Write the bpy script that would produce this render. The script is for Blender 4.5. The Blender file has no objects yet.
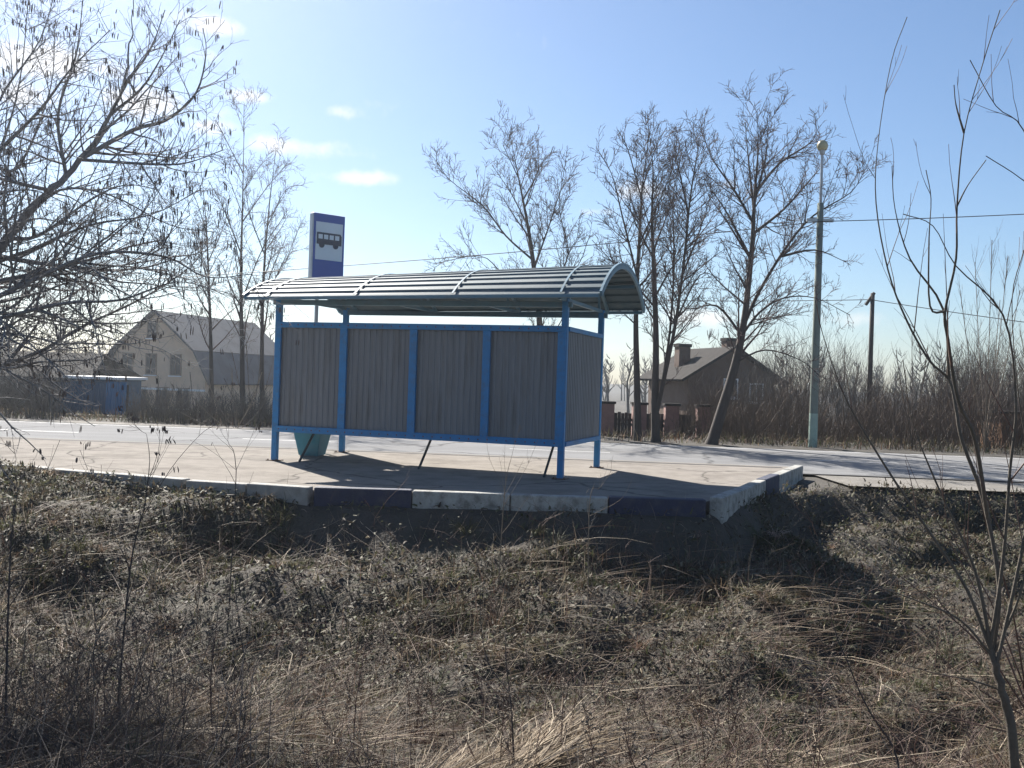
import bpy, math, random
import numpy as np
from mathutils import Vector, Matrix

R = math.radians
scene = bpy.context.scene
col = scene.collection

# ------------------------------------------------------------------ camera
F = 1000.0; ROLL = R(1.9); HY = 380.0; CAMZ = 1.40
cam_d = bpy.data.cameras.new("camera"); cam = bpy.data.objects.new("camera", cam_d); col.objects.link(cam)
cam_d.sensor_width = 36.0; cam_d.lens = 36.0 * F / 1024.0
cam_d.clip_start = 0.05; cam_d.clip_end = 6000
cam_d.shift_y = (HY - 384.0) / 1024.0
c_, s_ = math.cos(ROLL), math.sin(ROLL)
right = Vector((c_, 0, s_)); up = Vector((-s_, 0, c_)); back = right.cross(up)
m = Matrix((right, up, back)).transposed().to_4x4(); m.translation = (0, 0, CAMZ)
cam.matrix_world = m
scene.camera = cam

# ------------------------------------------------------------------ world and sun
SUN_EL = R(38); SUN_AZ = R(-30)          # azimuth from +Y towards +X
sun_dir = Vector((math.sin(SUN_AZ) * math.cos(SUN_EL), math.cos(SUN_AZ) * math.cos(SUN_EL), math.sin(SUN_EL)))
world = bpy.data.worlds.new("World"); scene.world = world; world.use_nodes = True
nt = world.node_tree; nt.nodes.clear()
N = nt.nodes.new; Lk = nt.links.new
out = N('ShaderNodeOutputWorld'); bg = N('ShaderNodeBackground'); sky = N('ShaderNodeTexSky')
sky.sky_type = 'NISHITA'; sky.sun_disc = False
sky.sun_elevation = SUN_EL; sky.sun_rotation = SUN_AZ
sky.air_density = 1.0; sky.dust_density = 0.6; sky.ozone_density = 5.0; sky.altitude = 100
bg.inputs['Strength'].default_value = 0.05
Lk(bg.outputs[0], out.inputs[0])
tc = N('ShaderNodeTexCoord')
nz = N('ShaderNodeTexNoise'); nz.inputs['Scale'].default_value = 17; nz.inputs['Detail'].default_value = 6; nz.inputs['Roughness'].default_value = 0.6
Lk(tc.outputs['Generated'], nz.inputs['Vector'])
acc = None
# small fair-weather clouds: direction (as seen from the bank), half width, half height (rad), strength
CLOUDS = [(45, 62, .060, .016, 1.0), (20, 95, .05, .013, .9), (150, 104, .060, .016, 1.0), (110, 70, .04, .012, .8), (216, 26, .034, .011, .95), (205, 55, .03, .008, .7), (250, 96, .036, .008, .9), (292, 147, .044, .011, 1.0),
          (336, 112, .018, .006, .6), (360, 178, .042, .009, 1.05), (640, 190, .044, .012, 1.0), (716, 186, .026, .008, .8), (190, 125, .05, .010, .8), (600, 212, .03, .006, .6),
          (700, 318, .09, .012, .7), (830, 318, .05, .010, .8), (1290, 150, .07, .016, .9), (1500, 90, .08, .02, .9), (-300, 120, .09, .02, .9), (-150, 40, .07, .02, .9)]
for cx_, cy_, wx, wz, st in CLOUDS:
    a_, b_ = cx_ - 512.0, HY - cy_
    c = Vector((a_ * c_ - b_ * s_, F, a_ * s_ + b_ * c_)).normalized()
    sub = N('ShaderNodeVectorMath'); sub.operation = 'SUBTRACT'; Lk(tc.outputs['Generated'], sub.inputs[0]); sub.inputs[1].default_value = c
    mul = N('ShaderNodeVectorMath'); mul.operation = 'MULTIPLY'; Lk(sub.outputs[0], mul.inputs[0]); mul.inputs[1].default_value = (1 / wx, 1 / wx, 1 / wz)
    ln = N('ShaderNodeVectorMath'); ln.operation = 'LENGTH'; Lk(mul.outputs[0], ln.inputs[0])
    mr = N('ShaderNodeMapRange'); mr.interpolation_type = 'SMOOTHSTEP'
    Lk(ln.outputs['Value'], mr.inputs[0]); mr.inputs[1].default_value = 1.7; mr.inputs[2].default_value = 0.0
    mr.inputs[3].default_value = 0.0; mr.inputs[4].default_value = st
    if acc is None: acc = mr.outputs[0]
    else:
        mx = N('ShaderNodeMath'); mx.operation = 'MAXIMUM'; Lk(acc, mx.inputs[0]); Lk(mr.outputs[0], mx.inputs[1]); acc = mx.outputs[0]
ns = N('ShaderNodeMapRange'); Lk(nz.outputs['Fac'], ns.inputs[0])
ns.inputs[1].default_value = 0.32; ns.inputs[2].default_value = 0.68; ns.inputs[3].default_value = -0.55; ns.inputs[4].default_value = 0.35
ad = N('ShaderNodeMath'); ad.operation = 'ADD'; Lk(acc, ad.inputs[0]); Lk(ns.outputs[0], ad.inputs[1])
cl = N('ShaderNodeMapRange'); cl.interpolation_type = 'SMOOTHSTEP'; Lk(ad.outputs[0], cl.inputs[0])
cl.inputs[1].default_value = 0.22; cl.inputs[2].default_value = 1.05; cl.inputs[4].default_value = 0.8
mixc = N('ShaderNodeMix'); mixc.data_type = 'RGBA'; Lk(cl.outputs[0], mixc.inputs['Factor'])
Lk(sky.outputs[0], mixc.inputs['A']); mixc.inputs['B'].default_value = (8.6, 8.4, 8.2, 1)
Lk(mixc.outputs['Result'], bg.inputs['Color'])

sun_d = bpy.data.lights.new("sun", 'SUN'); sun_d.energy = 5.0; sun_d.angle = R(0.53); sun_d.color = (1.0, 0.95, 0.87)
sun = bpy.data.objects.new("sun", sun_d); col.objects.link(sun)
sun.rotation_euler = sun_dir.to_track_quat('Z', 'Y').to_euler(); sun.location = (-20, 24, 27)

vs = scene.view_settings
vs.view_transform = 'Standard'; vs.look = 'None'; vs.exposure = 1.4; vs.gamma = 1.0; vs.use_curve_mapping = False
scene.cycles.max_bounces = 8; scene.cycles.transparent_max_bounces = 8
scene.cycles.use_denoising = True

# ------------------------------------------------------------------ helpers
def P(px, py, D):
    a, b = px - 512.0, HY - py
    u = a * c_ - b * s_; v = a * s_ + b * c_
    return Vector((u / F * D, D, CAMZ + v / F * D))

def mat(name, color, rough=0.8, var=0.0, vscale=6.0, bump=0.0, bscale=40.0, metal=0.0, dirt=None, dirt_amt=0.5, dscale=3.0, stretch=None, spec=0.5):
    ma = bpy.data.materials.new(name); ma.use_nodes = True
    t = ma.node_tree; b = t.nodes['Principled BSDF']; n = t.nodes.new; l = t.links.new
    b.inputs['Roughness'].default_value = rough; b.inputs['Metallic'].default_value = metal
    b.inputs['Specular IOR Level'].default_value = spec
    tcn = n('ShaderNodeTexCoord'); mp = n('ShaderNodeMapping'); l(tcn.outputs['Object'], mp.inputs[0])
    if stretch: mp.inputs['Scale'].default_value = stretch
    src = None
    if var > 0:
        z = n('ShaderNodeTexNoise'); z.inputs['Scale'].default_value = vscale; z.inputs['Detail'].default_value = 8; z.inputs['Roughness'].default_value = .65
        l(mp.outputs[0], z.inputs['Vector'])
        r = n('ShaderNodeMapRange'); l(z.outputs['Fac'], r.inputs[0]); r.inputs[1].default_value = .25; r.inputs[2].default_value = .75
        r.inputs[3].default_value = 1 - var; r.inputs[4].default_value = 1 + var
        h = n('ShaderNodeVectorMath'); h.operation = 'SCALE'; h.inputs[0].default_value = color[:3]; l(r.outputs[0], h.inputs['Scale'])
        src = h.outputs[0]
    if dirt:
        z2 = n('ShaderNodeTexNoise'); z2.inputs['Scale'].default_value = dscale; z2.inputs['Detail'].default_value = 9; z2.inputs['Roughness'].default_value = .7
        l(mp.outputs[0], z2.inputs['Vector'])
        r2 = n('ShaderNodeMapRange'); l(z2.outputs['Fac'], r2.inputs[0]); r2.inputs[1].default_value = .48; r2.inputs[2].default_value = .68; r2.inputs[4].default_value = dirt_amt
        mx = n('ShaderNodeMix'); mx.data_type = 'RGBA'; l(r2.outputs[0], mx.inputs['Factor'])
        if src: l(src, mx.inputs['A'])
        else: mx.inputs['A'].default_value = (*color[:3], 1)
        mx.inputs['B'].default_value = (*dirt, 1); src = mx.outputs['Result']
    if src: l(src, b.inputs['Base Color'])
    else: b.inputs['Base Color'].default_value = (*color[:3], 1)
    if bump > 0:
        z3 = n('ShaderNodeTexNoise'); z3.inputs['Scale'].default_value = bscale; z3.inputs['Detail'].default_value = 6
        l(mp.outputs[0], z3.inputs['Vector'])
        bp = n('ShaderNodeBump'); bp.inputs['Strength'].default_value = bump; bp.inputs['Distance'].default_value = .02
        l(z3.outputs['Fac'], bp.inputs['Height']); l(bp.outputs[0], b.inputs['Normal'])
    return ma

def add_cracks(ma, scale, dark):
    t = ma.node_tree; n = t.nodes.new; l = t.links.new; b = t.nodes['Principled BSDF']; src = b.inputs['Base Color'].links[0].from_socket
    tcn = n('ShaderNodeTexCoord'); nzz = n('ShaderNodeTexNoise'); nzz.inputs['Scale'].default_value = 1.5; nzz.inputs['Detail'].default_value = 5
    l(tcn.outputs['Object'], nzz.inputs['Vector']); mx = n('ShaderNodeMix'); mx.data_type = 'VECTOR'; mx.inputs['Factor'].default_value = .35
    l(tcn.outputs['Object'], mx.inputs['A']); l(nzz.outputs['Color'], mx.inputs['B'])
    vo = n('ShaderNodeTexVoronoi'); vo.feature = 'DISTANCE_TO_EDGE'; vo.inputs['Scale'].default_value = scale; l(mx.outputs['Result'], vo.inputs['Vector'])
    r = n('ShaderNodeMapRange'); l(vo.outputs['Distance'], r.inputs[0]); r.inputs[1].default_value = 0; r.inputs[2].default_value = .012; r.inputs[3].default_value = .75; r.inputs[4].default_value = 0
    m2 = n('ShaderNodeMix'); m2.data_type = 'RGBA'; l(r.outputs[0], m2.inputs['Factor']); l(src, m2.inputs['A']); m2.inputs['B'].default_value = (*dark, 1)
    l(m2.outputs['Result'], b.inputs['Base Color'])

def blade_mat(name, trans=0.27, rough=0.7):
    ma = bpy.data.materials.new(name); ma.use_nodes = True
    t = ma.node_tree; n = t.nodes.new; l = t.links.new
    b = t.nodes['Principled BSDF']; b.inputs['Roughness'].default_value = rough; b.inputs['Specular IOR Level'].default_value = .3
    at = n('ShaderNodeAttribute'); at.attribute_name = 'tint'
    l(at.outputs['Color'], b.inputs['Base Color'])
    tr = n('ShaderNodeBsdfTranslucent'); l(at.outputs['Color'], tr.inputs['Color'])
    mx = n('ShaderNodeMixShader'); mx.inputs[0].default_value = trans
    l(b.outputs[0], mx.inputs[1]); l(tr.outputs[0], mx.inputs[2]); l(mx.outputs[0], t.nodes['Material Output'].inputs['Surface'])
    return ma

def link(o, parent=None, **kw):
    col.objects.link(o)
    if parent is not None: o.parent = parent
    for k, v in kw.items(): o[k] = v
    return o

def mesh_np(name, verts, faces4, material, parent=None, smooth=False, tint=None, **kw):
    """verts (n,3) array, faces list of lists or an (m,k) array"""
    me = bpy.data.meshes.new(name)
    if isinstance(faces4, np.ndarray):
        k = faces4.shape[1]; nf = faces4.shape[0]
        me.vertices.add(len(verts)); me.vertices.foreach_set('co', np.ascontiguousarray(verts, np.float32).ravel())
        me.loops.add(nf * k); me.loops.foreach_set('vertex_index', np.ascontiguousarray(faces4, np.int32).ravel())
        me.polygons.add(nf); me.polygons.foreach_set('loop_start', np.arange(0, nf * k, k, dtype=np.int32))
        if smooth: me.polygons.foreach_set('use_smooth', np.ones(nf, bool))
        me.update(calc_edges=True)
    else:
        me.from_pydata([tuple(v) for v in verts], [], faces4); me.update()
        if smooth:
            for p in me.polygons: p.use_smooth = True
    if tint is not None:
        a = me.attributes.new('tint', 'FLOAT_COLOR', 'POINT')
        a.data.foreach_set('color', np.ascontiguousarray(np.c_[tint, np.ones(len(tint))], np.float32).ravel())
    if material: me.materials.append(material)
    return link(bpy.data.objects.new(name, me), parent, **kw)

class MB:
    def __init__(self): self.v = []; self.f = []
    def add(self, vs, fs):
        o = len(self.v); self.v += [tuple(v) for v in vs]; self.f += [[i + o for i in f] for f in fs]; return self
    def box(self, x0, x1, y0, y1, z0, z1):
        return self.add([(x0,y0,z0),(x1,y0,z0),(x1,y1,z0),(x0,y1,z0),(x0,y0,z1),(x1,y0,z1),(x1,y1,z1),(x0,y1,z1)],
                        [(3,2,1,0),(4,5,6,7),(0,1,5,4),(1,2,6,5),(2,3,7,6),(3,0,4,7)])
    def bar(self, a, b, w, h, upv=(0,0,1)):
        a, b = Vector(a), Vector(b); t = (b - a).normalized(); u = Vector(upv)
        s = t.cross(u)
        if s.length < 1e-4: s = t.cross(Vector((1,0,0)))
        s.normalize(); u = s.cross(t).normalized()
        q = []
        for p in (a, b):
            for i, j in ((-1,-1),(1,-1),(1,1),(-1,1)): q.append(p + s * (w/2*i) + u * (h/2*j))
        return self.add(q, [(3,2,1,0),(4,5,6,7),(0,1,5,4),(1,2,6,5),(2,3,7,6),(3,0,4,7)])
    def lathe(self, prof, n=16, c=(0,0,0)):
        vs = []; fs = []
        for r, z in prof:
            for k in range(n):
                a = 2*math.pi*k/n; vs.append((c[0]+r*math.cos(a), c[1]+r*math.sin(a), c[2]+z))
        for i in range(len(prof)-1):
            for k in range(n): fs.append((i*n+k, i*n+(k+1)%n, (i+1)*n+(k+1)%n, (i+1)*n+k))
        fs.append(tuple(range(n))[::-1]); fs.append(tuple((len(prof)-1)*n+k for k in range(n)))
        return self.add(vs, fs)
    def prism(self, poly, z0, z1):
        n = len(poly)
        return self.add([(*p, z0) for p in poly] + [(*p, z1) for p in poly],
                        [tuple(range(n))[::-1], tuple(range(n, 2*n))] + [(i, (i+1)%n, n+(i+1)%n, n+i) for i in range(n)])
    def build(self, name, material, parent=None, bevel=0.0, smooth=False, **kw):
        me = bpy.data.meshes.new(name); me.from_pydata(self.v, [], self.f); me.update()
        if material: me.materials.append(material)
        o = link(bpy.data.objects.new(name, me), parent, **kw)
        if smooth:
            for p in me.polygons: p.use_smooth = True
        if bevel > 0:
            bm = o.modifiers.new('bevel', 'BEVEL'); bm.width = bevel; bm.segments = 2; bm.limit_method = 'ANGLE'
        return o

def empty(name, loc, rz=0, **kw):
    o = bpy.data.objects.new(name, None); o.location = loc; o.rotation_euler = (0, 0, rz); o.empty_display_size = .2
    return link(o, None, **kw)

def tubes(name, polys, material, parent=None, origin=(0,0,0), **kw):
    """polys: list of (points, radii, sides) -> one mesh of tapered tubes"""
    groups = {}
    for p, r, s in polys: groups.setdefault((len(p), s), []).append((p, r))
    V = []; Fc = []; off = 0
    for (n, s), lst in groups.items():
        pts = np.array([l[0] for l in lst], float) - np.array(origin, float); rad = np.array([l[1] for l in lst], float)
        t = np.empty_like(pts); t[:, 1:-1] = pts[:, 2:] - pts[:, :-2]; t[:, 0] = pts[:, 1] - pts[:, 0]; t[:, -1] = pts[:, -1] - pts[:, -2]
        t /= np.linalg.norm(t, axis=2, keepdims=True) + 1e-9
        ref = np.where(np.abs(t[:, :1, 2:3]) > .9, np.array([1., 0, 0]), np.array([0, 0, 1.])) * np.ones_like(t)
        u = np.cross(t, ref); u /= np.linalg.norm(u, axis=2, keepdims=True) + 1e-9
        w = np.cross(t, u)
        ang = np.arange(s) * 2 * math.pi / s
        ring = pts[:, :, None, :] + rad[:, :, None, None] * (u[:, :, None, :] * np.cos(ang)[None, None, :, None] + w[:, :, None, :] * np.sin(ang)[None, None, :, None])
        m_ = len(lst); V.append(ring.reshape(-1, 3))
        idx = np.arange(m_ * n * s).reshape(m_, n, s) + off
        a = idx[:, :-1]; b = idx[:, 1:]
        q = np.stack([a, np.roll(a, -1, 2), np.roll(b, -1, 2), b], -1)
        Fc.append(q.reshape(-1, 4)); off += m_ * n * s
    return mesh_np(name, np.concatenate(V), np.concatenate(Fc), material, parent, smooth=True, **kw)

# ------------------------------------------------------------------ ground shape
EX = np.array([-200, -40, -20, -7.0, -3.9, -2.3, 2.42, 2.9, 3.7, 5.2, 14, 40, 200.])
EY = np.array([28, 23.0, 19.0, 13.6, 12.4, 12.0, 12.03, 12.9, 14.5, 16.3, 15.9, 14.5, 8.])
def edge(x): return np.interp(x, EX, EY)
_rng = np.random.default_rng(5)
_waves = [(_rng.normal(size=2) * f, _rng.uniform(0, 6.28), a) for f, a in
          [(.5, .055)] * 4 + [(1.2, .045)] * 5 + [(2.6, .024)] * 7 + [(6.5, .017)] * 8]
def sm(x, a, b):
    t = np.clip((x - a) / (b - a), 0, 1); return t * t * (3 - 2 * t)
def rough_noise(x, y):
    z = 0
    for k, ph, a in _waves: z = z + a * np.sin(k[0] * x + k[1] * y + ph + 1.5 * np.sin(.7 * k[1] * x - .6 * k[0] * y))
    return z
def road_near(x): return 18.4 - .065 * x
def road_far(x): return 25.7 - .065 * x
def terrain(x, y):
    x = np.asarray(x, float); y = np.asarray(y, float)
    s = edge(x) - y
    onplat = sm(x, 3.6, 5.2)                      # right of the platform the bank starts at road level
    left = 1 - sm(x, -5.5, -2.2)
    top = (-.135 + .085 * left) * (1 - onplat) - .17 * onplat
    b = top - (.60 - .22 * left) * sm(s, .04, 1.0 + .9 * left) - .42 * sm(s, .8, 4.5) + .72 * sm(-y, -7.6, -2.5)
    b = b + rough_noise(x, y) * sm(s, 0, .8)
    behind = -.22 - 1.35 * sm(y, road_far(x) + 2.5, road_far(x) + 26) + .10 * sm(y, road_far(x) + .05, road_far(x) + .5) \
        + .25 * rough_noise(x * .5, y * .5) * sm(y, road_far(x) + .5, road_far(x) + 3)
    return np.where(s > 0, b, np.where(y > road_near(x), behind, np.where(x > 4.9, -.17, -.24)))
def tz(x, y): return float(terrain(x, y))

def axis(a, b, step, lo, hi):
    mid = np.arange(a, b + 1e-6, step)
    def outs(d):
        r = []; st = step; x = 0
        while x < d: st = min(st * 1.35, 150); x += st; r.append(x)
        return np.array(r)
    return np.concatenate([(a - outs(a - lo))[::-1], mid, b + outs(hi - b)])
gx = axis(-13, 13, .13, -2500, 2500); gy = axis(1.0, 30, .13, -60, 4000)
GX, GY = np.meshgrid(gx, gy); GZ = terrain(GX, GY)
gv = np.stack([GX, GY, GZ], -1).reshape(-1, 3)
ni, nj = len(gy), len(gx); ii = np.arange(ni * nj).reshape(ni, nj)
gf = np.stack([ii[:-1, :-1], ii[:-1, 1:], ii[1:, 1:], ii[1:, :-1]], -1).reshape(-1, 4)
M = {}
M['soil'] = mat('soil', (.05, .042, .034), .95, .45, 2.2, .8, 30, dirt=(.045, .047, .03), dirt_amt=.6, dscale=1.2)
mesh_np('ground', gv, gf, M['soil'], smooth=True, kind='structure')

# ------------------------------------------------------------------ road, platform
M['asphalt'] = mat('asphalt', (.20, .20, .202), 1.0, .16, 1.2, .35, 120, dirt=(.135, .132, .128), dirt_amt=.6, dscale=.35, stretch=(.25, 1, 1), spec=.12)
M['paving'] = mat('paving', (.235, .213, .19), 1.0, .2, 3.0, .5, 60, dirt=(.135, .12, .105), dirt_amt=.8, dscale=1.1, spec=.12)
M['gravel'] = mat('gravel', (.19, .175, .155), .95, .3, 9, .8, 70, dirt=(.11, .098, .08), dirt_amt=.7, dscale=1.6)
add_cracks(M['paving'], .55, (.05, .045, .04)); add_cracks(M['asphalt'], .3, (.045, .045, .045))
M['paint_line'] = mat('road_paint', (.5, .5, .49), .7, .3, 5)
def strip(name, fn0, fn1, xs, z, m_, **kw):
    v = []; f = []
    for x in xs: v += [(x, fn0(x), z), (x, fn1(x), z)]
    for i in range(len(xs) - 1): f.append([2*i, 2*i+2, 2*i+3, 2*i+1])
    return mesh_np(name, np.array(v), f, m_, **kw)
xs = [-400, -200, -100, -50, -30] + list(np.arange(-24, 25, 4)) + [30, 50, 100, 200, 400]
road = strip('road', road_near, road_far, xs, -.12, M['asphalt'], kind='structure')
strip('edge_line', lambda x: road_near(x) + .35, lambda x: road_near(x) + .45, [x for x in xs if x > 5], -.116, M['paint_line'], parent=road)
strip('edge_line', lambda x: road_far(x) - .45, lambda x: road_far(x) - .35, xs, -.116, M['paint_line'], parent=road)
for k in range(-12, 13):
    x0 = k * 6.0
    strip('centre_dash', lambda x: (road_near(x) + road_far(x)) / 2 - .05, lambda x: (road_near(x) + road_far(x)) / 2 + .05, [x0, x0 + 2.2], -.116, M['paint_line'], parent=road)
# shoulder right of the platform
strip('road_shoulder', lambda x: float(edge(x)) - .12, road_near, [5.5, 7, 9, 11, 14, 20, 40, 80], -.128, M['gravel'], kind='structure')
strip('verge_strip', road_far, lambda x: road_far(x) + .9, [-60, -30, -20, -14, -10, -7, -4], -.114, M['gravel'], kind='structure')
# far kerb at the left
PLAT = [(-2.3, 12.0), (2.36, 12.05), (3.58, 14.6), (5.02, 17.6), (5.2, float(road_near(5.2))), (-21.5, float(road_near(-21.5))), (-21.0, 19.4), (-7.0, 13.6), (-3.9, 12.4)]
pl = MB().prism(PLAT, -.20, 0.0).build('platform', M['paving'], kind='structure')

M['tar'] = mat('tar_joint', (.03, .03, .03), .9, .3, 6)
strip('tar_joint', lambda x: road_near(x) - .30 - .012 * abs(x + 3), lambda x: road_near(x) - .17 - .008 * abs(x + 3), [-21, -14, -9, -6, -3, 0, 3, 4.85], .004, M['tar'], parent=pl)
strip('tar_joint', lambda x: road_near(x) - .06, lambda x: road_near(x) + .05, [5.5, 9, 14, 20, 40], -.112, M['tar'], parent=road)
M['kerb'] = mat('kerb_concrete', (.30, .29, .27), .85, .2, 7, .4, 60, dirt=(.2, .19, .17), dirt_amt=.7, dscale=4)
M['kerb_white'] = mat('kerb_white_paint', (.34, .335, .31), .9, .25, 9, .4, 50, dirt=(.12, .115, .10), dirt_amt=.9, dscale=7)
M['kerb_blue'] = mat('kerb_blue_paint', (.022, .028, .062), .75, .2, 7, .4, 50, dirt=(.075, .075, .085), dirt_amt=.6, dscale=5)
def kerb_run(a, b, mats, w=.16, top=.045, bot=-.36, jit=.008, seed=1):
    rg = random.Random(seed); a, b = Vector((*a, 0)), Vector((*b, 0)); d = b - a; L = d.length; d.normalize(); nrm = Vector((d.y, -d.x, 0))
    n = len(mats); ang = math.atan2(d.y, d.x)
    for i, mm in enumerate(mats):
        l = L / n
        o = MB().box(.006, l - .006, -w, 0, bot, top).build('kerb_stone', M[mm], pl, bevel=.018)
        p = a + d * (i * l) + nrm * rg.uniform(-jit, jit)
        o.location = (p.x, p.y, rg.uniform(-jit, jit)); o.rotation_euler = (rg.uniform(-.015, .015), rg.uniform(-.004, .004), ang + rg.uniform(-.006, .006))
kerb_run((-2.31, 12.0), (2.36, 12.05), ['kerb_blue', 'kerb_white', 'kerb_white', 'kerb_blue'], seed=2)
kerb_run((2.42, 12.0), (3.6, 14.6), ['kerb_white', 'kerb_white', 'kerb_white'], w=.16, top=.075, bot=-.36, seed=13, jit=.012)
kerb_run((3.61, 14.62), (5.0, 17.6), ['kerb_blue', 'kerb_white', 'kerb_white'], w=.16, top=.075, bot=-.36, seed=3, jit=.012)
kerb_run((-3.92, 12.4), (-2.33, 12.0), ['kerb'] * 2, seed=4)
kerb_run((-7.0, 13.6), (-3.94, 12.41), ['kerb'] * 3, seed=6)
kerb_run((-21.0, 19.4), (-7.02, 13.61), ['kerb'] * 13, seed=5)

# ------------------------------------------------------------------ bus shelter
M['blue'] = mat('shelter_blue_paint', (.016, .19, .43), .5, .12, 4, .06, 40, dirt=(.06, .10, .13), dirt_amt=.5, dscale=9)
M['sheet'] = mat('shelter_grey_sheet', (.18, .185, .195), .55, .12, 1.6, .05, 20, metal=.0, dirt=(.105, .095, .085), dirt_amt=.7, dscale=3.0, stretch=(2.5, 1, .22))
M['roof'] = mat('roof_sheet', (.055, .10, .125), .62, .2, 2.0, .04, 20, metal=.0, spec=.35, dirt=(.15, .15, .14), dirt_amt=.4, dscale=2)
M['steel'] = mat('roof_steel_paint', (.085, .19, .26), .5, .12, 4, .05, 40, dirt=(.1, .12, .13), dirt_amt=.5)
M['rusty'] = mat('rusty_steel', (.10, .06, .04), .9, .4, 20)
PH = R(-18.3)
sh = empty('bus_shelter', (-1.14, 16.19, 0), PH, label='blue steel bus shelter with grey corrugated walls and arched ribbed roof on the platform', category='bus shelter')
HX, HY_, EAVE, WT, WB = 2.35, 1.12, 2.60, 2.20, .46
for sx in (-1, 1):
    for sy in (-1, 1):
        z1 = EAVE
        o = MB().box(-.045, .045, -.045, .045, 0, z1).build('post', M['blue'], sh, bevel=.008); o.location = (sx * HX, sy * HY_, 0)
        MB().box(-.10, .10, -.10, .10, 0.0, .012).build('base_plate', M['rusty'], o)
        for bx_ in (-.075, .075): MB().lathe([(.012, .012), (.012, .03)], 6, (bx_, -.075, 0)).build('bolt', M['rusty'], o)
def corrugated(L, z0, z1, pitch=.098, depth=.014):
    """vertical trapezoid ribs over a width L in the xz plane"""
    n = max(3, round(L / pitch)); p = L / n; prof = []
    for i in range(n):
        x = i * p; prof += [(x, 0), (x + p * .38, 0), (x + p * .5, depth), (x + p * .88, depth)]
    prof.append((L, 0))
    v = [(x, y, z0) for x, y in prof] + [(x, y, z1) for x, y in prof]; k = len(prof)
    return v, [[i, i + 1, k + i + 1, k + i] for i in range(k - 1)]
def sheet_panel(parent, L, z0, z1, name='wall_panel'):
    v, f = corrugated(L, z0, z1); o = mesh_np(name, np.array(v), f, M['sheet'], parent)
    sd = o.modifiers.new('thick', 'SOLIDIFY'); sd.thickness = .0015
    return o
bay = 2 * HX / 4
for i in range(4):
    o = sheet_panel(sh, bay - .004, WB + .03, WT - .03); o.location = (-HX + i * bay + .002, -HY_ - .01, 0)
for sx in (-1, 1):
    o = sheet_panel(sh, 2 * HY_ - .1, WB + .03, WT - .03); o.rotation_euler = (0, 0, R(90)); o.location = (sx * HX + (.03 if sx > 0 else .0), -HY_ + .05, 0)
# rails and mullions, set proud of the sheets on the side seen from the bank
yb = -HY_ - .062
bm_ = MB().lathe([(.011, 0), (.011, .008)], 6); bm_.v = [(x, -z, y) for x, y, z in bm_.v]
bolt0 = bm_.build('screw', M['rusty'], sh); bolt0.location = (-HX + .09, yb + .002, WT - .045)
for i in range(1, 64):
    b_ = bolt0.copy(); col.objects.link(b_); b_.parent = sh
    b_.location = (-HX + .09 + (i % 32) * (2 * HX - .18) / 31, yb + .002, WT - .045 if i < 32 else WB + .05)
MB().box(-HX - .03, HX + .03, yb, yb + .05, WT - .09, WT).build('top_rail', M['blue'], sh, bevel=.006)
MB().box(-HX - .03, HX + .03, yb, yb + .05, WB, WB + .10).build('bottom_rail', M['blue'], sh, bevel=.006)
for i in range(5):
    w = .12 if i else .10
    x = -HX + i * bay + (.0 if 0 < i < 4 else (.02 if i == 0 else -.03))
    MB().box(x - w/2, x + w/2, yb + .004, yb + .05, WB + .1, WT - .09).build('mullion', M['blue'], sh, bevel=.005)
for sx in (-1, 1):
    x0 = sx * (HX + .062); xa, xb = sorted((x0, x0 - sx * .045))
    MB().box(xa, xb, -HY_ + .05, HY_ - .05, WT - .07, WT - .003).build('side_top_rail', M['blue'], sh, bevel=.005)
    MB().box(xa, xb, -HY_ + .05, HY_ - .05, WB + .003, WB + .07).build('side_bottom_rail', M['blue'], sh, bevel=.005)
# vaulted roof
RW, RISE, RL = 1.58, .55, 2.86
RR = (RW * RW + RISE * RISE) / (2 * RISE); A0 = math.asin(RW / RR)
def arc(a, dr=0): return ((RR + dr) * math.sin(a), EAVE + RISE - RR + (RR + dr) * math.cos(a))
nr = 17; prof = []
for i in range(nr):
    a0 = -A0 + 2 * A0 * i / nr; da = 2 * A0 / nr
    prof += [arc(a0), arc(a0 + da * .55), arc(a0 + da * .66, .022), arc(a0 + da * .90, .022)]
prof.append(arc(A0))
k = len(prof)
v = [(-RL, y, z) for y, z in prof] + [(RL, y, z) for y, z in prof]
rf = mesh_np('roof_sheet', np.array(v), [[i, i + 1, k + i + 1, k + i] for i in range(k - 1)], M['roof'], sh)
sd = rf.modifiers.new('thick', 'SOLIDIFY'); sd.thickness = .002
def arch(x, r0, r1, w, name, m_, parent=sh, n=22, a0=-A0, a1=A0):
    b = MB()
    V = []; Fs = []
    for i in range(n + 1):
        a = a0 + (a1 - a0) * i / n
        for dx, dr in ((-w/2, r0), (w/2, r0), (w/2, r1), (-w/2, r1)):
            y, z = arc(a, dr); V.append((x + dx, y, z))
    for i in range(n):
        for j in range(4): Fs.append((i*4+j, i*4+(j+1) % 4, i*4+4+(j+1) % 4, i*4+4+j))
    Fs += [(0, 3, 2, 1), tuple(n*4 + q for q in (0, 1, 2, 3))]
    return b.add(V, Fs).build(name, m_, parent, smooth=False)
for x in (-2.3, -.8, .78, 2.4): arch(x, .024, .034, .03, 'roof_strap', M['steel'])
for x in (-RL + .02, RL - .02): arch(x, -.05, .04, .035, 'end_arch', M['steel'])
for x in (-HX, -.78, .78, HX):
    arch(x, -.062, -.004, .045, 'roof_rib', M['steel'])
    MB().bar((x, -RW + .12, EAVE - .02), (x, RW - .12, EAVE - .02), .05, .05).build('tie_bar', M['steel'], sh)
    for sy in (-1, 1):
        y, z = arc(sy * A0 * .5, -.06); MB().bar((x, sy * .95, EAVE - .02), (x, y, z), .035, .035).build('web_strut', M['steel'], sh)
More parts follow.
